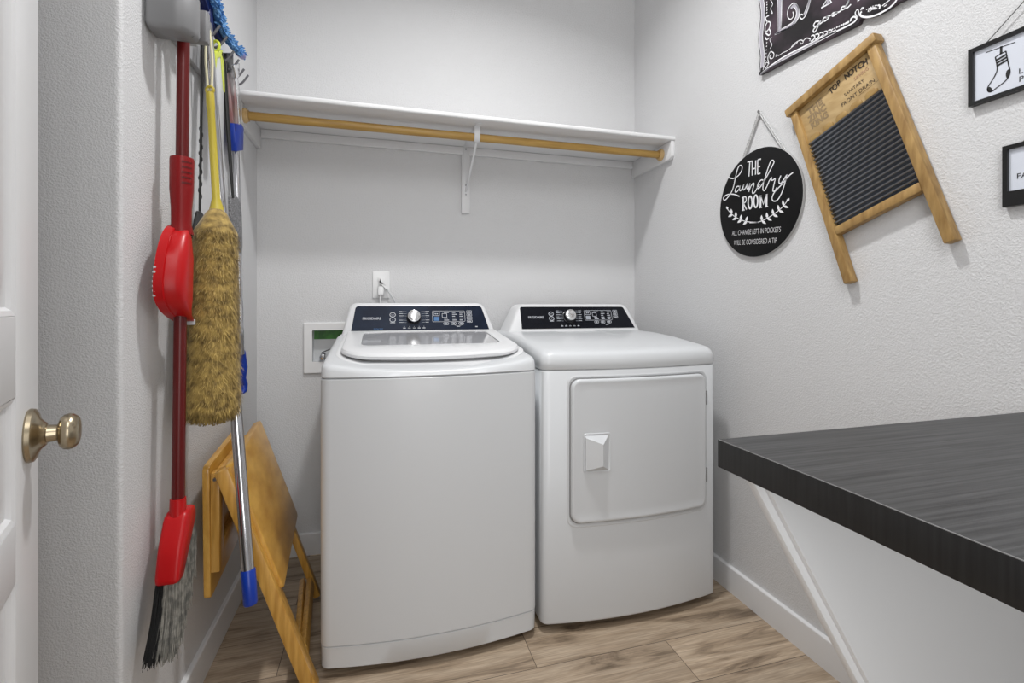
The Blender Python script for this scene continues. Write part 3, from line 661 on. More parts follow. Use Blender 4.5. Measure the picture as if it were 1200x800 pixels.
# laurel
def leaf(x, y, ang, ln=30, wd=9):
    c, s = math.cos(math.radians(ang)), math.sin(math.radians(ang)); o = []
    for k in range(13):
        t = k / 12; o.append((t * ln, wd * math.sin(PI * t ** 0.8)))
    for k in range(11, 0, -1):
        t = k / 12; o.append((t * ln, -wd * math.sin(PI * t ** 0.8)))
    let.poly(fs, [zq(x + a * c - b * s, y + a * s + b * c) for a, b in o], 0.0007)
lc = spline([(72, 456), (100, 490), (140, 518), (180, 535), (225, 545), (285, 545)], 5); mstroke(let, [(72, 456), (100, 490), (140, 518), (180, 535), (225, 543), (285, 545)], 0.003)
mstroke(let, [(478, 392), (450, 432), (410, 470), (360, 505), (310, 532), (270, 545), (220, 548)], 0.003)
for (x, y, a1_, a2_) in ((100, 490, -95, 150), (128, 511, -88, 148), (160, 528, -80, 146), (196, 538, -72, 140)):
    leaf(x, y, a1_, 36, 8); leaf(x + 6, y + 2, a2_, 34, 8)
leaf(74, 458, -110, 22, 7)
for (x, y, a1_, a2_) in ((448, 434, -100, 20), (416, 465, -98, 20), (378, 493, -96, 22), (338, 516, -94, 26), (302, 534, -92, 34)):
    leaf(x, y, a1_, 38, 8); leaf(x, y + 2, a2_, 36, 8)
leaf(470, 405, -50, 28, 8)
# small lines
p0, p1 = zq(102, 634), zq(428, 610); q0, q1 = zq(114, 698), zq(402, 684)
def fit_text(mb, fr, s, p, q, h, bold=0.0):
    cu = bpy.data.curves.new('t', 'FONT'); cu.body = s; cu.size = h; ob = bpy.data.objects.new('t', cu); COL.objects.link(ob); bpy.context.view_layer.update(); wd = ob.dimensions.x
    bpy.data.objects.remove(ob); bpy.data.curves.remove(cu)
    L = math.hypot(q[0] - p[0], q[1] - p[1]); mb.text(fr, s, h, p[0], p[1], sx=L / wd, rot=math.atan2(q[1] - p[1], q[0] - p[0]), bold=bold)
fit_text(let, fs, 'ALL CHANGE LEFT IN POCKETS', p0, p1, 0.027, -0.00035)
fit_text(let, fs, 'WILL BE CONSIDERED A TIP', q0, q1, 0.027, -0.00035)
flat('lettering', let, M['chalk'], rs)
pk = wp(890, 131, 0.008); kl = wp(871, 183, 0.011); kr = wp(932, 197, 0.011)
rp = MB()
for a in (kl, kr):
    for e in (-1, 1): rp.tube([fw(pk[0] + e * 0.003, pk[1], 0.008), fw(a[0] + e * 0.004, a[1], 0.0075)], 0.0028, 8)
obj('hanging_rope', rp, M['rope'], rs)
obj('nail', MB().lathe(fw(pk[0], pk[1] + 0.001, 0), (-1, 0, 0), [(0, 0.002), (0.012, 0.002), (0.012, 0.005), (0.014, 0.005), (0.014, 0)], 10), M['wire'], rs)

# banner
BO = 0.016
bz = lambda x, y: wp(x, y, BO)
blp = bz(889, 88); uL = blp[0]; zB = blp[1]
yc_b = uL + 0.475
half = [(uL, zB), (uL + 0.006, zB + 0.06), (uL - 0.002, zB + 0.13), (uL + 0.008, zB + 0.21), (uL - 0.002, zB + 0.29), (uL + 0.006, zB + 0.36), (uL, zB + 0.42)]
bot = [bz(889, 88), bz(905, 80), bz(950, 55.5), bz(1000, 31), bz(1007, 24), bz(1012, 20), bz(1022, 19), bz(1036, 13), bz(1048, 5), bz(1056, -1)]
botr = [(2 * yc_b - u, w) for u, w in bot[::-1]]
left = spline(half, 5)
right = [(2 * yc_b - u, w) for u, w in left[::-1]]
mid = [(bot[-1][0], bot[-1][1])]
bpoly = spline(bot, 4) + spline(botr, 4) + right[::-1][1:-1] + [(2 * yc_b - uL, zB + 0.42)] + [(yc_b + 0.2, zB + 0.44), (yc_b, zB + 0.46), (yc_b - 0.2, zB + 0.44), (uL, zB + 0.42)] + left[::-1][1:-1]
bn = thing('wall_banner', 'dark purple chalkboard-print laundry sign with scalloped white border, cut off by the top', 'sign', (XR - 0.008, -yc_b, zB))
obj('board', MB().prism(fw, bpoly, 0.002, BO - 0.0005, 0.0008), M['banner'], bn, 30)
fbn = Frame((XR - BO, 0, 0), (0, -1, 0), (0, 0, 1)); bl, bg = MB(), MB()
z8 = lambda x, y: bz(880 + x / 8, y / 8)
z10 = lambda x, y: bz(960 + x / 10, y / 10)
def bs(mb, pts, w, f=z8, n=5): mb.ribbon(fbn, spline([f(*p) for p in pts], n), w, 0.0006)
# border lines: grey band at the left, double white line along the bottom
lf = [(u + 0.012, w) for u, w in left]; bg.ribbon(fbn, lf[2:], 0.014, 0.0005)
bl.ribbon(fbn, [(u + 0.006, w) for u, w in left][1:], 0.0022); bl.ribbon(fbn, [(u + 0.021, w) for u, w in left][1:], 0.0026)
bs(bl, [(95, 690), (200, 606), (330, 522), (560, 405), (800, 283)], 0.0046); bs(bl, [(88, 700), (200, 622), (400, 511), (600, 408), (800, 302)], 0.0018)
bs(bg, [(90, 697), (250, 586), (500, 448), (800, 293)], 0.005)
bs(bl, [(0, 468), (120, 405), (250, 345), (360, 290), (420, 250), (440, 215), (410, 195), (375, 220), (372, 250)], 0.0048, z10)
bs(bl, [(500, 135), (480, 165), (500, 190), (560, 200), (660, 180), (780, 120), (860, 60), (910, 0)], 0.0052, z10)
bs(bl, [(430, 130), (425, 160), (450, 200), (465, 150), (455, 115), (432, 125)], 0.0028, z10); bs(bl, [(490, 120), (500, 95), (525, 90), (505, 110)], 0.003, z10)
bs(bl, [(575, 140), (590, 105), (640, 90), (680, 100), (620, 110), (590, 140)], 0.003, z10); bs(bl, [(690, 60), (712, 70), (706, 105)], 0.0042, z10); bs(bl, [(740, 70), (790, 30), (830, 0)], 0.003, z10); bs(bl, [(760, 78), (800, 50)], 0.0025, z10)
def dot(mb, p, r): mb.poly(fbn, [(p[0] + r * math.cos(k * PI / 5), p[1] + r * math.sin(k * PI / 5)) for k in range(10)], 0.0007)
for k in range(9): dot(bl, z10(340 - 26 * k, 262 + 11.5 * k), 0.0036 - 0.0002 * k)
for k in range(7): dot(bl, z10(560 + 24 * k, 100 - 9 * k + abs(3 - k) * 4), 0.0016)
for k in range(5): bs(bl, [(565 + 40 * k, 338 - 13 * k), (590 + 40 * k, 330 - 13 * k), (600 + 40 * k, 352 - 15 * k), (580 + 40 * k, 378 - 18 * k), (562 + 40 * k, 385 - 16 * k)], 0.0042 - 0.0004 * k)
bs(bl, [(490, 385), (520, 358), (555, 365), (550, 385)], 0.003); bs(bl, [(380, 440), (420, 400), (470, 375), (492, 395), (470, 412), (462, 395)], 0.0025); bs(bl, [(235, 535), (240, 512), (262, 520), (300, 495), (350, 470), (440, 395)], 0.0022)
# left border ornaments
for k in range(5): dot(bl, z8(150 + 2 * (k % 2), 60 - 25 * k + 60), 0.0024)
for k in range(7): dot(bl, z8(150 - 2 * k, 400 + 34 * k), 0.0024 - 0.0001 * k)
bs(bl, [(170, 145), (140, 165), (150, 200), (180, 210), (175, 260), (140, 300), (135, 250), (160, 200)], 0.004); bs(bl, [(140, 310), (170, 330), (185, 300), (170, 270)], 0.0045); bs(bl, [(135, 350), (150, 372), (172, 355)], 0.004)
bs(bl, [(185, 0), (205, 40), (185, 80), (205, 125), (188, 118)], 0.0024); bs(bl, [(195, 350), (178, 375), (198, 420), (180, 455)], 0.0022)
bs(bl, [(170, 600), (160, 540), (185, 485), (215, 500), (210, 540), (185, 550), (178, 525), (195, 515)], 0.003); bs(bl, [(120, 640), (135, 600), (150, 585), (165, 600), (140, 640)], 0.0026)
# capital L with a curled foot, then the A
bs(bl, [(245, -260), (248, -100), (255, 100), (258, 290)], 0.0032); bs(bl, [(290, -260), (290, -100), (288, 100), (284, 275)], 0.0032); bs(bg, [(268, -260), (268, 0), (272, 285)], 0.013)
bs(bl, [(228, 318), (300, 290), (370, 250), (420, 210), (452, 150), (450, 90), (430, 45), (400, 30), (365, 60), (345, 110), (350, 165), (375, 180), (400, 150), (395, 110)], 0.0032); bs(bl, [(284, 275), (340, 245), (395, 205), (425, 150), (425, 95), (400, 65)], 0.003); bs(bg, [(240, 312), (320, 272), (400, 220), (438, 150), (438, 85), (410, 48), (375, 80)], 0.009)
bs(bl, [(225, 322), (330, 272)], 0.0045)
bs(bl, [(640, -260), (600, -130), (560, 0), (535, 90), (510, 150), (480, 178), (460, 160), (470, 135), (490, 140)], 0.0034); bs(bl, [(625, -260), (580, -130), (545, 0), (520, 80), (498, 130)], 0.003)
bs(bg, [(632, -260), (590, -130), (552, 0), (527, 86), (500, 145)], 0.008)
bs(bl, [(660, 75), (760, 20)], 0.0045); bs(bl, [(672, 62), (705, 10), (720, -30), (680, -260)], 0.003); bs(bl, [(752, 18), (735, -30), (690, -260)], 0.003); bs(bg, [(712, 40), (726, -20), (686, -260)], 0.010)
bs(bl, [(570, -60), (715, -100)], 0.0035)
# good
gw = 0.0042
bs(bl, [(640, 200), (608, 205), (590, 235), (600, 250), (625, 235), (655, 195), (625, 260), (600, 300), (585, 290), (600, 262), (650, 225), (690, 190)], gw)
bs(bl, [(715, 165), (690, 165), (676, 188), (690, 200), (720, 180), (725, 160), (705, 162), (760, 140), (790, 125)], gw)
bs(bl, [(195, 150), (165, 152), (150, 175), (165, 188), (200, 165), (210, 145), (190, 150), (235, 140), (262, 120)], gw, z10)
bs(bl, [(310, 75), (275, 80), (258, 105), (272, 115), (300, 100), (330, 50), (350, 0), (320, 60), (315, 95), (340, 85), (375, 50)], gw, z10); bs(bl, [(450, 15), (480, -10), (520, -40)], gw, z10)
flat('lettering', bl, M['chalk'], bn); flat('shading', bg, M['chalk_d'], bn)

# washboard
A_ = math.radians(18.6)
wo = at(918, 130, X=XR - 0.040)
fb2 = Frame((XR, wo.y, wo.z), (0, -math.cos(A_), math.sin(A_)), (0, math.sin(A_), math.cos(A_)))
WW, WL = 0.312, 0.618
wbd = thing('washboard', 'old wooden washboard with ribbed metal plate hanging tilted on the right wall', 'washboard', fb2(WW / 2, -WL, 0.02))
def bar(u0, u1, v0, v1, n0, n1, bev=0.002): return MB().prism(fb2, [(u0, v0), (u1, v0), (u1, v1), (u0, v1)], n0, n1, bev)
obj('top_rail', bar(0, WW, -0.026, 0, 0.003, 0.038, 0.003), M['wb_wood'], wbd)
for u0 in (0.009, WW - 0.034): obj('leg', bar(u0, u0 + 0.025, -WL, -0.0255, 0.004, 0.031, 0.003), M['wb_wood'], wbd)
ui0, ui1 = 0.0335, WW - 0.0335
hd = obj('header_board', bar(ui0, ui1, -0.154, -0.0262, 0.012, 0.020, 0.001), M['wb_head'], wbd, label='pale stamped header board')
for k in range(5):
    u = ui0 + 0.0265 + 0.0468 * k
    obj('notch_block', MB().prism(fb2, [(u - 0.018, -0.154), (u + 0.018, -0.154), (u + 0.018, -0.143), (u + 0.011, -0.136), (u - 0.011, -0.136), (u - 0.018, -0.143)], 0.0202, 0.0250, 0.001), M['wb_dark'], hd)
obj('cross_rail', bar(ui0, ui1, -0.472, -0.446, 0.006, 0.032, 0.005), M['wb_wood'], wbd)
zr = []; NZ = 20; vt, vb = -0.1545, -0.4465
for i in range(NZ * 8 + 1):
    t = i / (NZ * 8); n_ = 0.0160 + 0.0090 * (0.5 + 0.5 * math.cos(2 * PI * NZ * t)) ** 0.8
    zr.append([fb2(ui0, vt + (vb - vt) * t, n_), fb2(ui1, vt + (vb - vt) * t, n_)])
mb = MB()
mb.v = [p for r in zr for p in r]; mb.f = [(2 * i, 2 * i + 1, 2 * i + 3, 2 * i + 2) for i in range(len(zr) - 1)]
obj('ribbed_plate', mb, M['zinc'], wbd, smooth=80)
obj('backing', bar(ui0, ui1, vb, vt, 0.010, 0.0145, 0), M['wb_dark'], wbd)
fh = Frame(fb2(0, 0, 0.0202), fb2.U, fb2.V)
tx, tf, tr = MB(), MB(), MB()
arc = 'TOP NOTCH'
for i, ch in enumerate(arc):
    t = (i - 4) / 4.0; tx.text(fh, ch, 0.0255, 0.204 + 0.054 * t, -0.0575 + 0.005 * (1 - t * t), rot=-0.12 * t, align='CENTER', sx=0.8, bold=0.0008)
tr.text(fh, 'SAVING', 0.0150, 0.240, -0.0755, align='CENTER', sx=0.85)
tx.text(fh, 'SANITARY', 0.0145, 0.210, -0.0975, align='CENTER', sx=0.92); tx.text(fh, 'FRONT DRAIN', 0.0165, 0.214, -0.120, align='CENTER', sx=0.95)
tx.ribbon(fh, [(0.215, -0.1245), (0.272, -0.1245)], 0.0008)
for i, s_ in enumerate(('THE', 'ZINC', 'KING')): tf.text(fh, s_, 0.0285, 0.088, -0.064 - 0.0255 * i, align='CENTER', sx=(1.05, 0.95, 0.9)[i], bold=0.0012)
flat('stamped_lettering', tx, M['stamp'], hd); flat('faded_lettering', tf, M['stamp_f'], hd); flat('red_lettering', tr, M['stamp_r'], hd)

# framed signs
def framed(name, label, tl, bl_, w, border, botb, hang):
    u0, z1 = wp(*tl, 0.014); z0 = wp(*bl_, 0.014)[1]; u1 = u0 + w
    t = thing(name, label, 'framed sign', (XR - 0.007, -(u0 + u1) / 2, z0))
    o4 = [(u0, z0), (u1, z0), (u1, z1), (u0, z1)]; i4 = [(u0 + border, z0 + botb), (u1 - border, z0 + botb), (u1 - border, z1 - border), (u0 + border, z1 - border)]
    R_ = lambda o, d: [fw(a, b, d) for a, b in o]
    obj('frame_border', MB().loft([R_(i4, 0.004), R_(o4, 0.001), R_(o4, 0.0145), R_(i4, 0.0135), R_(i4, 0.004)], False, False), M['frame'], t, 20)
    obj('sheet', MB().prism(fw, i4, 0.003, 0.0075), M['paper'], t)
    hu, hz = hang; um = (u0 + u1) / 2
    obj('hanging_wire', MB().tube([fw(u0 + hu, z1 - 0.003, 0.008), fw(um, z1 + hz, 0.008), fw(u1 - hu, z1 - 0.003, 0.008)], 0.0013, 6), M['wire'], t)
    obj('nail', MB().lathe(fw(um, z1 + hz, 0), (-1, 0, 0), [(0, 0.0015), (0.012, 0.0015), (0.012, 0.004), (0.0135, 0.004), (0.0135, 0)], 10), M['wire'], t)
    return t, u0, u1, z0, z1
t1, u0, u1, z0, z1 = framed('framed_sign', 'black-framed white sign with a striped hanging sock drawing', (1134.5, 59), (1134.5, 125.5), 0.255, 0.0085, 0.0085, (0.026, 0.082))
fp = Frame((XR - 0.0075, 0, 0), (0, -1, 0), (0, 0, 1)); sk = MB()
y3 = lambda x, y: wp(1100 + x / 3.08, y / 3.08, 0.0075)
def ks(pts, w, n=5): sk.ribbon(fp, spline([y3(*p) for p in pts], n), w, 0.0006)
ks([(170, 190), (277, 152)], 0.0018, 1)
sk.poly(fp, [y3(*p) for p in ((222, 168), (231, 165), (230, 194), (221, 197))])
ks([(205, 206), (243, 184)], 0.0022, 1); ks([(205, 206), (212, 245), (205, 270), (190, 295), (178, 315), (178, 328), (190, 331), (212, 315), (238, 295), (252, 278), (258, 258), (252, 230), (243, 184)], 0.0022)
for a, b in (((208, 218), (245, 196)), ((210, 228), (247, 206)), ((211, 238), (249, 216))): ks([a, b], 0.0042, 1)
sk.poly(fp, spline([y3(*p) for p in ((256, 248), (246, 256), (243, 272), (248, 283), (256, 268), (258, 254))], 3)); sk.poly(fp, spline([y3(*p) for p in ((186, 313), (178, 316), (176, 326), (184, 332), (195, 329), (191, 318))], 3))
a = y3(288, 268); b = y3(289, 297)
sk.text(fp, 'L', 0.017, a[0], a[1]); sk.text(fp, 'P', 0.017, b[0], b[1])
flat('drawing', sk, M['ink'], t1)
t2, u0, u1, z0, z1 = framed('framed_sign', 'small black-framed white sign below the sock sign', (1174.5, 172), (1174.5, 243), 0.255, 0.0085, 0.033, (0.026, 0.07))
sk = MB(); a = y3(281, 646); sk.text(fp, 'FA', 0.0165, a[0], a[1]); flat('lettering', sk, M['ink'], t2)

# ------------------------------------------------------------------ tool rack on the left wall
def lw(px, py, X): return at(px, py, X=X)
rk = thing('tool_rack', 'grey and white plastic tool rack with dark hooks on the left wall', 'tool rack', (XL, 1.65, 1.80))
obj('rail', MB().prism(fx, round_poly([(1.30, 1.80), (2.00, 1.80), (2.00, 1.925), (1.30, 1.925)], 0.012), XL, XL + 0.016, 0.003), M['rail'], rk)
fz = Frame((0, 0, 0), (1, 0, 0), (0, 1, 0))            # plan polygons
hp = round_poly([(XL + 0.002, 1.262), (-0.440, 1.262), (-0.418, 1.290), (-0.418, 1.318), (XL + 0.002, 1.318)], [0.02, 0.02, 0.02, 0.004, 0])
def hring(z, i): return [V((x + (i if x < -0.46 else -i), y + (i if y < 1.29 else 0), z)) for x, y in hp]
obj('clamp_housing', MB().loft([hring(1.752, 0.010), hring(1.756, 0.004), hring(1.766, 0), hring(1.850, 0), hring(1.862, 0.004), hring(1.868, 0.012)]), M['grey_pl'], rk, 50)
obj('clamp_jaw', MB().prism(fz, round_poly([(XL + 0.010, 1.3185), (-0.490, 1.3185), (-0.490, 1.372), (-0.420, 1.372), (-0.420, 1.396), (XL + 0.010, 1.396)], 0.006), 1.785, 1.865, 0.003), M['grey_pl'], rk, 40)
obj('clamp_jaw', MB().prism(fz, round_poly([(XL + 0.010, 1.405), (-0.462, 1.405), (-0.462, 1.44), (XL + 0.010, 1.44)], 0.006), 1.80, 1.87, 0.004), M['rail'], rk, 40)
tips = [(258, 30), (266, 43), (274, 60), (280, 70), (286, 81), (291, 88)]
for px, py in tips:
    t = lw(px, py, -0.45); y = t.y; z = t.z
    obj('hook', MB().tube(spline([(XL + 0.012, y, z - 0.025), (XL + 0.030, y, z - 0.038), (XL + 0.048, y, z - 0.030), (-0.45, y, z)], 5), 0.0036, 8), M['hook'], rk)
HK = [lw(px, py, -0.45) for px, py in tips]

# ------------------------------------------------------------------ broom with dustpan
bX = -0.462
pt, pb = lw(215, 2, bX), lw(207, 592, bX)
PY = 1.337
b_root = thing('broom', 'red long-handled angle broom clamped in the rack, bristles down', 'broom', (bX, 1.28, 0.28))
obj('handle', MB().tube([(bX, PY + 0.012, 2.02), (bX, PY, 1.60), (bX, PY - 0.030, 0.60)], 0.0135, 20), M['dkred'], b_root, label='dark red round pole')
hb = [lw(x, y, bX) for x, y in ((207, 588), (214, 594), (221, 594), (206, 690), (183, 692), (196, 630))]
cap2 = [(PY - 0.045, 0.668), (PY - 0.012, 0.662), (PY + 0.020, 0.664), (PY + 0.022, 0.625), (1.248, 0.450), (1.214, 0.452), (1.252, 0.60)]
cap2 = [(1.295, 0.632), (1.330, 0.632), (1.352, 0.628), (1.354, 0.605), (1.268, 0.486), (1.238, 0.488), (1.256, 0.56)]
def capring(s, x): 
    cy, cz = 1.30, 0.56
    return [V((x, cy + (y - cy) * s, cz + (z - cz) * s)) for y, z in round_poly(cap2, [0.02, 0.015, 0.01, 0.01, 0.008, 0.012, 0.02], 4)]
bh = obj('broom_head', MB().loft([capring(0.88, bX - 0.024), capring(0.97, bX - 0.021), capring(1, bX - 0.015), capring(1, bX + 0.015), capring(0.97, bX + 0.021), capring(0.90, bX + 0.024)]), M['red'], b_root, 50)
obj('collar', MB().tube([(bX, 1.3085, 0.66), (bX, 1.307, 0.62), (bX + 0.008, 1.303, 0.59), (bX + 0.016, 1.297, 0.55)], [0.0165, 0.0175, 0.016, 0.006], 18), M['red'], bh)
def bristles(n, xr_, seedless=None, s0=0.0, s1=1.0):
    mb = MB()
    for i in range(n):
        s = random.uniform(s0, s1); x = bX + random.uniform(*xr_)
        y0 = 1.242 + 0.110 * s; z0 = 0.490 + 0.118 * s
        y1 = 1.205 + 0.140 * s + random.gauss(0, 0.006); z1 = 0.342 + 0.165 * s * s + random.uniform(-0.010, 0.020)
        x1 = bX + (x - bX) * 1.35 + random.gauss(0, 0.003)
        w = 0.0016; a = V((x, y0, z0)); c = V((x1, y1, z1)); m_ = (a + c) / 2 + V((0, random.gauss(0.006, 0.003), 0))
        mb.add([a + V((-w, 0, 0)), a + V((w, 0, 0)), m_ + V((w, 0, 0)), m_ + V((-w, 0, 0)), c + V((w * 0.4, 0, 0)), c + V((-w * 0.4, 0, 0))], [(0, 1, 2, 3), (3, 2, 4, 5)])
        mb.add([a + V((0, -w, 0)), a + V((0, w, 0)), m_ + V((0, w, 0)), m_ + V((0, -w, 0)), c + V((0, w * 0.4, 0)), c + V((0, -w * 0.4, 0))], [(0, 1, 2, 3), (3, 2, 4, 5)])
    return mb
flat('bristles', bristles(700, (-0.020, -0.003), s0=0, s1=0.5), M['br_bk'], b_root, 'black inner bristles')
flat('bristles', bristles(1500, (-0.006, 0.020)), M['br_gr'], b_root, 'grey outer bristles')

dX = bX
dp = thing('dustpan', 'glossy red plastic dustpan snapped onto the pole of the broom', 'dustpan', (bX, 1.27, 1.08))
# handle: half shell round the pole
def arcring(c, r, a0, a1, n=14): return [V((c[0] + r * math.cos(a0 + (a1 - a0) * k / n), c[1] + r * math.sin(a0 + (a1 - a0) * k / n), c[2])) for k in range(n + 1)]
def shell(stations, a0, a1, th):
    rings = []
    for (x, y, z, r) in stations:
        o = arcring((x, y, z), r, a0, a1); i = arcring((x, y, z), r - th, a0, a1); rings.append(o + i[::-1])
    return MB().loft(rings)
py_ = lambda z: PY + 0.012 - (2.02 - z) * 0.0296
hsh = shell([(bX, py_(1.476), 1.476, 0.0245), (bX, py_(1.47), 1.47, 0.0255), (bX, py_(1.40), 1.40, 0.025), (bX, py_(1.35), 1.35, 0.0215), (bX, py_(1.315), 1.315, 0.021), (bX, py_(1.29), 1.29, 0.026)], -PI * 0.95, PI * 0.45, 0.003)
hd_ = obj('handle', hsh, M['midred'], dp, 40)
slots = MB()
for k in range(5):
    z = 1.412 + 0.0125 * k; c = (bX, py_(z), z); a0, a1 = -1.25, -0.35
    slots.loft([arcring((c[0], c[1], z - 0.0022), 0.0256, a0, a1, 8), arcring((c[0], c[1], z + 0.0022), 0.0256, a0, a1, 8)], False, False, closed=False)
flat('grip_slot', slots, M['dkred'], hd_)
# pan: shallow scoop hugging the pole, rim towards the door, convex back towards the room
def yx(px, X): return lw(px, 300, X).y
prof = []
for py, xl_, xr_, bl2 in ((257, 203, 212, 0.022), (262, 197, 215, 0.030), (275, 190.5, 219, 0.037), (300, 184.5, 222, 0.042), (330, 181, 222, 0.042), (350, 182.5, 221.5, 0.041), (362, 188, 219, 0.039), (370, 195, 218, 0.036), (376, 203, 217.5, 0.030), (378, 206, 217, 0.026)):
    ya = yx(xl_, bX - 0.022); yb_ = yx(xr_, bX - 0.015 + bl2 * 0.75) + 0.012
    z = 1.12 - (py - 357) / 560 * (1.262 * CF.y + bX * CF.x); prof.append((z, ya, max(yb_, ya + 0.02), bl2))
outer_r, inner_r = [], []
for z, ya, yb_, bl2 in prof:
    o, i = [], []
    for k in range(17):
        t = k / 16; y = ya + (yb_ - ya) * t
        s = math.sin(PI * min(1, t * 1.15 + 0.0) ** 0.75) if t < 0.87 else 0.0
        s = (1 - (2 * t - 1) ** 4) ** 0.5
        o.append(V((bX - 0.014 + bl2 * s * 1.05, y, z))); i.append(V((bX - 0.0155 + (bl2 * 1.05 - 0.0025) * s, y + (0.002 if k == 0 else 0), z)))
    outer_r.append(o + i[::-1])
pn_ = obj('pan', MB().loft(outer_r), M['red'], dp, 50)
rim = []
for z, ya, yb_, bl2 in [(prof[0][0] + 0.012, prof[0][1] + 0.035, 0, 0)] + prof: rim.append((bX - 0.016, ya, z))
rb_ = MB()
rp_ = spline(rim, 4)
rb_.loft([[V((p[0] - 0.008, p[1] - 0.004, p[2])), V((p[0] + 0.010, p[1] - 0.002, p[2])), V((p[0] + 0.011, p[1] + 0.003, p[2])), V((p[0] - 0.008, p[1] + 0.001, p[2]))] for p in rp_])
obj('rim', rb_, M['red'], pn_, 40)
tm = MB()
for k in range(9):
    z = 1.225 - 0.0105 * k; j = min(range(len(rp_)), key=lambda q: abs(rp_[q][2] - z)); p = rp_[j]
    tm.box(p[0] - 0.010, p[0] - 0.004, p[1] - 0.0035, p[1], z - 0.0025, z + 0.0025, 0.0008)
obj('comb_teeth', tm, M['ltgrey'], pn_)
obj('lip', MB().prism(fx, round_poly([(prof[-1][1] + 0.01, prof[-1][0] - 0.010), (prof[-1][2] - 0.005, prof[-1][0] - 0.008), (prof[-1][2] - 0.005, prof[-1][0] + 0.004), (prof[-1][1] + 0.01, prof[-1][0] + 0.004)], 0.003), bX - 0.012, bX + 0.016, 0.001), M['ltgrey'], pn_)

# ------------------------------------------------------------------ duster
uX = -0.424
du = thing('wool_duster', 'fluffy golden lambswool duster with yellow handle hanging from a cord', 'duster', lw(247, 500, uX))
d_top, d_neck, d_bot = lw(246, 109, uX - 0.020), lw(254, 243, uX), lw(247, 492, uX)
obj('handle', MB().tube([d_top, d_top.lerp(d_neck, 0.14), d_top.lerp(d_neck, 0.15), d_top.lerp(d_neck, 0.92), d_neck, d_neck + (d_bot - d_neck) * 0.05], [0.0105, 0.0105, 0.0092, 0.0100, 0.016, 0.022], 18), M['yellow'], du)
ringc = d_top + V((0, 0, 0.008)); fr_r = Frame(ringc, CR, (0, 0, 1))
obj('loop_ring', MB().tube([fr_r(0.0095 * math.cos(a), 0.0095 * math.sin(a)) for a in [k * PI / 10 for k in range(21)]], 0.0038, 8), M['yellow'], du)
hk0 = lw(244, 37, -0.462)
cd = MB()
for e in (-1, 1): cd.tube(spline([tuple(hk0 + V((0, 0, 0.004))), tuple(hk0 + CR * 0.004 * e + V((0, 0, -0.004))), tuple(hk0.lerp(ringc, 0.5) + CR * 0.009 * e), tuple(ringc + CR * 0.004 * e + V((0, 0, -0.004)))], 6), 0.0034, 8)
cd.lathe(hk0 + V((0, 0, -0.002)), (0, 0, 1), [(-0.008, 0.0), (-0.006, 0.006), (0, 0.008), (0.006, 0.006), (0.008, 0)], 12)
obj('hanging_cord', cd, M['cream'], du)
ax = (d_bot - d_neck); axn = ax.normalized()
rad = lambda t: 0.049 * math.sqrt(max(0, min(1, (t + 0.012) / 0.14))) ** 1.2 + 0.020 * t if t < 0.93 else (0.049 + 0.020 * 0.93) * math.sqrt(max(0, 1 - ((t - 0.93) / 0.075) ** 2))
rings = []
e1 = CR; e2 = axn.cross(e1).normalized(); e1 = e2.cross(axn).normalized()
for k in range(33):
    t = k / 32; c = d_neck + ax * t; r = max(0.002, rad(t) * (1 + 0.03 * math.sin(k * 2.1)))
    rings.append([c + (e1 * math.cos(a) + e2 * math.sin(a)) * r for a in [j * 2 * PI / 28 for j in range(28)]])
hdw = obj('wool_head', MB().loft(rings), M['fur'], du, 80)
fur = MB()
for i in range(13000):
    t = random.uniform(-0.01, 1.0) if random.random() > 0.06 else random.uniform(0.93, 1.0); a = random.uniform(0, 2 * PI); rr = rad(max(0, t)) * random.uniform(0.86, 1.0); nrm = e1 * math.cos(a) + e2 * math.sin(a); tg = e2 * math.cos(a) - e1 * math.sin(a)
    p = d_neck + ax * t + nrm * rr; ln = random.uniform(0.012, 0.026) * (0.7 if t < 0.1 else 1); out = random.uniform(0.35, 0.95) if t > 0.08 else random.uniform(0.1, 0.4)
    if t > 0.9: out *= 0.7
    d1 = (axn * 1.0 + nrm * out + tg * random.gauss(0, 0.35)).normalized(); d2 = (d1 + axn * random.uniform(0.1, 0.6) + tg * random.gauss(0, 0.3)).normalized()
    w = 0.0011; q = p + d1 * ln * 0.55; s_ = q + d2 * ln * 0.5
    if t > 0.93:
        over = (s_ - d_neck).dot(axn) - ax.length * 1.012
        if over > 0: s_ -= axn * over
    fur.add([p - tg * w, p + tg * w, q + tg * w * 0.8, q - tg * w * 0.8, s_], [(0, 1, 2, 3), (3, 2, 4)])
flat('wool_pile', fur, M['fur'], hdw)['kind'] = 'stuff'

# ------------------------------------------------------------------ black twisted-wire swatter behind the duster
sX = -0.492
bsw = thing('fly_swatter', 'black fly swatter with twisted wire handle between broom and duster', 'fly swatter', lw(228, 345, sX))
w0, w1, w2 = lw(238, 40, sX + 0.01), lw(236, 128, sX), lw(234, 252, sX)
obj('wire_handle', MB().tube([w0, w0.lerp(w1, 0.5), w1, w2], [0.0042, 0.0046, 0.0036, 0.0034], 8).tube([w1.lerp(w2, k / 60) + (CR * math.cos(k * 0.9) * 0.003 + CF * math.sin(k * 0.9) * 0.003) for k in range(10, 52)], 0.0026, 6).tube([w0, w0 + V((0.004, 0.006, 0.008)), w0 + V((0.004, 0.012, 0.0)), w0 + V((0.0, 0.012, -0.02))], 0.003, 6), M['black'], bsw)
hp_ = [lw(x, y, sX) for x, y in ((231, 246), (237, 250), (243, 300), (242, 335), (226, 342), (222, 330), (224, 280))]
obj('swat_head', MB().prism(fx, round_poly([(p.y, p.z) for p in hp_], 0.012), sX - 0.004, sX + 0.004, 0.0015), M['black'], bsw)

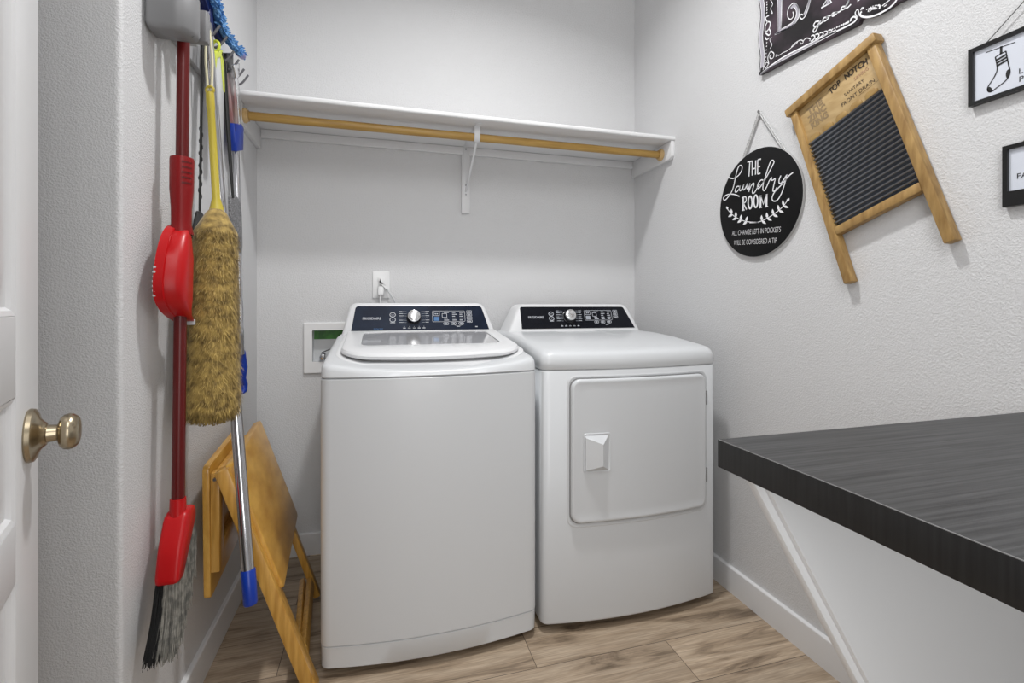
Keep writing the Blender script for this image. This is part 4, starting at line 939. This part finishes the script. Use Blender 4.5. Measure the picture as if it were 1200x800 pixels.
# ------------------------------------------------------------------ lime and pale grey scraper
lX = -0.474
sp = thing('cleaning_scraper', 'flat pale grey tool with lime edging hanging right of the duster handle', 'cleaning tool', lw(256, 178, lX))
def lpoly(pts, X, n0, n1, bev=0.001, r=0.0): 
    q = [(lw(x, y, X).y, lw(x, y, X).z) for x, y in pts]
    return MB().prism(fx, round_poly(q, r) if r else q, X + n0, X + n1, bev)
obj('handle', lpoly([(250, 66), (256, 62), (259.5, 100), (259, 178), (254.5, 178), (252, 120)], lX, 0.001, 0.007, 0.001), M['ltgrey'], sp)
obj('edging', lpoly([(248.5, 60), (257, 58), (258.8, 75), (260, 108), (258.5, 106), (255, 66), (251, 68), (249.5, 80)], lX, -0.001, 0.009, 0.0008), M['lime'], sp, label='lime green edging')
rc = lw(253, 54, lX + 0.003); fr_l = Frame(rc, CR, (0, 0, 1))
obj('hang_loop', MB().tube([fr_l(0.010 * math.cos(a), 0.015 * math.sin(a)) for a in [k * PI / 12 for k in range(25)]], 0.0042, 8), M['lime'], sp)

# ------------------------------------------------------------------ grey mesh swatter with long black stick
gX = -0.470
gs = thing('fly_swatter', 'fly swatter with black stick and grey mesh head near the shelf', 'fly swatter', lw(276, 297, gX))
obj('stick', MB().tube([lw(258, 62, gX), lw(262, 75, gX), lw(267, 150, gX), lw(273, 232, gX)], [0.008, 0.008, 0.0065, 0.004], 10), M['black'], gs)
gp = [lw(x, y, gX - 0.006) for x, y in ((268.5, 229), (275, 228), (280, 236), (282, 250), (283, 290), (281.5, 297), (277, 297), (270, 285))]
obj('swat_head', MB().prism(fx, round_poly([(p.y, p.z) for p in gp], 0.012), gX - 0.010, gX - 0.002, 0.001), M['mesh_g'], gs)

# ------------------------------------------------------------------ extendable tool with pinkish sleeve and blue collar
eX = -0.488
ex = thing('extension_pole', 'metal pole with pinkish sleeve, blue collar and blue foot near the corner', 'cleaning pole', lw(283, 460, eX))
def flatbar(pts, X, t, bev=0.001): return lpoly(pts, X, -t / 2, t / 2, bev)
obj('sleeve', flatbar([(264, 84), (271, 84), (278.5, 145), (270.5, 145)], eX, 0.016, 0.003), M['pinkgl'], ex, label='pinkish metallic sleeve')
obj('hanger', flatbar([(263, 62), (271, 62), (271, 86), (264, 86)], eX, 0.014, 0.002), M['black'], ex)
obj('collar', flatbar([(270, 144), (279, 145), (281.5, 149), (281, 176), (273, 177)], eX, 0.024, 0.003), M['blue'], ex)
obj('tube', MB().tube([lw(276.5, 174, eX), lw(282.5, 415, eX)], 0.0115, 14), M['chrome'], ex)
obj('foot', MB().tube([lw(x, y, eX) for x, y in ((283, 408), (283.8, 412), (285.2, 430), (284.6, 443), (286, 450), (285.5, 458), (284, 461))], [0.006, 0.011, 0.0145, 0.011, 0.013, 0.012, 0.004], 14), M['blue'], ex)
sv = thing('steel_squeegee', 'thin shiny steel strip on the last hooks beside the white shelf', 'cleaning tool', lw(280, 145, -0.462))
obj('strip', lpoly([(274.5, 88), (277.5, 86), (281, 110), (281.5, 140), (280, 146), (277.5, 110)], -0.462, -0.001, 0.002, 0.0006), M['silver'], sv)
obj('holder', lpoly([(272.5, 76), (279, 74), (279, 90), (275, 92)], -0.462, -0.005, 0.005, 0.001), M['silver'], sv)

# ------------------------------------------------------------------ flat mop upside down: blue chenille head, chrome pole
mp = thing('flat_mop', 'upside-down flat mop with blue chenille head and chrome pole', 'mop', (-0.365, 1.55, 0.27))
def pm_(px, py, d): 
    r = CR * ((px - 600) / F_PX) + CF + V((0, 0, (HORIZON - py) / F_PX)); return CC + r * d
p_top, p_bot = pm_(241.5, 20, 1.41), pm_(292.5, 690, 1.235)
p_a, p_b = p_top.lerp(p_bot, 0.955), p_top.lerp(p_bot, 1.0)
dirp = (p_bot - p_top).normalized(); pc0, pc1 = pm_(290.6, 667, 1.242), pm_(293.8, 708, 1.231)
obj('pole', MB().tube([p_top, pc0], 0.0148, 20), M['chrome'], mp)
obj('end_cap', MB().tube([pc0, pc0 + (pc1 - pc0) * 0.03, pc0 + (pc1 - pc0) * 0.95, pc1], [0.0160, 0.0176, 0.0170, 0.0150], 20), M['blue'], mp, label='bright blue end cap')
mX = -0.470
pp_ = [lw(x, y, -0.486) for x, y in ((236, -30), (246, -6), (251, 8), (256, 25), (262, 42), (258, 52), (250, 34), (243, 14), (238, 0), (228, -24))]
hdm = obj('head_plate', MB().prism(fx, [(p.y, p.z) for p in pp_], -0.495, -0.480, 0.002), M['navy_pl'], mp, label='navy plastic head plate')
obj('plate_end', MB().tube([lw(x, y, -0.466) for x, y in ((279, 62), (284, 65.5), (286.5, 67.5))], [0.010, 0.012, 0.004], 10), mat('lavender_plastic', (0.16, 0.14, 0.42), 0.35), hdm, label='lavender end tip')
path = spline([tuple(lw(x, y, mX)) for x, y in ((247, -26), (251, 0), (255, 18), (260.5, 34), (268.5, 48), (277, 58), (284, 63.5))], 8)
chm = MB(); chm.tube(path, [0.012] * (len(path) - 4) + [0.011, 0.009, 0.007, 0.004], 10)
for i in range(640):
    p = V(random.choice(path[:-2])) + V((random.gauss(0, 0.004), random.gauss(0, 0.006), random.gauss(0, 0.005))); a = random.uniform(0, 2 * PI)
    d = V((0.6 + 0.6 * random.random(), math.cos(a), math.sin(a))).normalized(); ln = random.uniform(0.012, 0.020)
    chm.tube([p, p + d * ln * 0.6, p + d * ln + V((0, 0, -0.003))], [0.0030, 0.0034, 0.0018], 5)
obj('chenille_pad', chm, M['chen'], mp, 60, label='shaggy light blue chenille pad')['kind'] = 'stuff'
obj('joint', MB().tube([p_top + V((0, 0, -0.05)), p_top + V((0, 0, 0.03)), p_top + V((-0.004, 0.01, 0.09))], [0.018, 0.019, 0.012], 16), M['navy_pl'], mp)

# ------------------------------------------------------------------ folding wooden stand between the left wall and the washer
ft = thing('folding_tray_table', 'folded honey wood tray table leaning between the left wall and the washer', 'folding table', (-0.33, 1.7, 0))
def slab(c4, th, bev=0.004, r=0.02):
    """board from its four corners (near-top, far-top, far-bottom, near-bottom), thickness th along the normal"""
    a, b, c, d = [V(p) for p in c4]; U = (b - a).normalized(); W = (a - d); W = (W - U * W.dot(U)).normalized(); fr = Frame(a, U, W)
    q = [((p - a).dot(U), (p - a).dot(W)) for p in (a, b, c, d)]
    return MB().prism(fr, round_poly(q, r, 4), 0 if th > 0 else th, th if th > 0 else 0, bev), fr
L4 = [(-0.470, 1.49, 0.674), (-0.497, 1.95, 0.690), (-0.497, 1.95, 0.312), (-0.466, 1.49, 0.306)]
m1, fl = slab(L4, 0.018); sgn = 1 if fl.N.x > 0 else -1
obj('tray_top', slab(L4, 0.018 * sgn)[0], M['tray'], ft, label='upright half against the wall')
R4 = [(-0.392, 1.49, 0.681), (-0.438, 2.02, 0.681), (-0.298, 2.02, 0.304), (-0.262, 1.49, 0.308)]
m2, fr2 = slab(R4, 0.024); n2 = fr2.N * (1 if fr2.N.x > 0 else -1); sg2 = -1 if fr2.N.x > 0 else 1
obj('tray_top', slab(R4, 0.024 * sg2)[0], M['tray'], ft, label='slanted half on the washer side')
# right-hand legs run down from under the slanted half
obj('leg', MB().beam((-0.420, 1.498, 0.664), (-0.184, 1.478, 0.012), 0.056, 0.036, n2, 0.004), M['tray2'], ft)
obj('leg', MB().beam((-0.432, 1.965, 0.60), (-0.228, 1.955, 0.012), 0.036, 0.024, n2, 0.004), M['tray2'], ft)
for o_ in (0, 1): obj('stretcher', MB().beam((-0.214 - 0.016 * o_, 1.506, 0.078), (-0.250 - 0.026 * o_, 1.938, 0.078), 0.034, 0.018, n2, 0.003), M['tray2'], ft)
# legs folded flat against the upright half
obj('leg', MB().box(-0.451, -0.427, 1.494, 1.534, 0.378, 0.655, 0.004), M['tray2'], ft)
obj('leg', MB().box(-0.476, -0.452, 1.86, 1.90, 0.378, 0.655, 0.004), M['tray2'], ft)
obj('batten', MB().beam((-0.440, 1.534, 0.43), (-0.464, 1.86, 0.43), 0.034, 0.020, (1, 0, 0), 0.003), M['tray2'], ft)
obj('batten', MB().beam((-0.440, 1.534, 0.632), (-0.464, 1.86, 0.632), 0.034, 0.020, (1, 0, 0), 0.003), M['tray2'], ft)
for p in (V((-0.439, 1.494, 0.637)), V((-0.409, 1.4725, 0.622)), V((-0.300, 1.463, 0.318))): obj('screw', MB().lathe(p, (0, -1, 0), [(0, 0.005), (0.0025, 0.0045), (0.003, 0)], 12), M['screw'], ft)

# ------------------------------------------------------------------ light
def area(name, loc, target, size, power, shape='DISK', size_y=None):
    l = bpy.data.lights.new(name, 'AREA'); l.shape = shape; l.size = size; l.energy = power
    if size_y: l.size_y = size_y
    o = bpy.data.objects.new(name, l); COL.objects.link(o); o.location = loc
    o.rotation_euler = (V(target) - V(loc)).to_track_quat('-Z', 'Y').to_euler(); return o
area('ceiling_lamp', (0.42, 1.19, ZC - 0.04), (0.42, 1.19, 0), 0.17, 20.5).data.spread = math.radians(138)
area('entry_fill', (0.06, -0.30, 2.62), (0.60, 1.3, 0.6), 1.25, 17)  # added soft fill from above, not a fixture; lifts fronts, floor and right wall
area('hall_fill', (0.18, -0.74, 1.05), (0.62, 1.0, 0.75), 0.75, 11.5, 'RECTANGLE', 1.3)  # added low fill behind the camera, brightens support panel and appliance fronts
w = bpy.data.worlds.new('World'); sc.world = w; w.use_nodes = True
w.node_tree.nodes['Background'].inputs['Color'].default_value = (1, 1, 1, 1); w.node_tree.nodes['Background'].inputs['Strength'].default_value = 0.38

# ------------------------------------------------------------------ camera
cam = bpy.data.cameras.new('Camera'); co = bpy.data.objects.new('Camera', cam); COL.objects.link(co)
cam.sensor_fit = 'HORIZONTAL'; cam.sensor_width = 36; cam.lens = F_PX / 1200 * 36; cam.shift_y = (HORIZON - 400) / 1200
cam.clip_start = 0.02
co.location = CC; co.rotation_euler = (PI / 2, 0, -YAW); sc.camera = co
sc.view_settings.view_transform = 'Standard'; sc.view_settings.look = 'None'; sc.view_settings.exposure = 0; sc.view_settings.gamma = 1
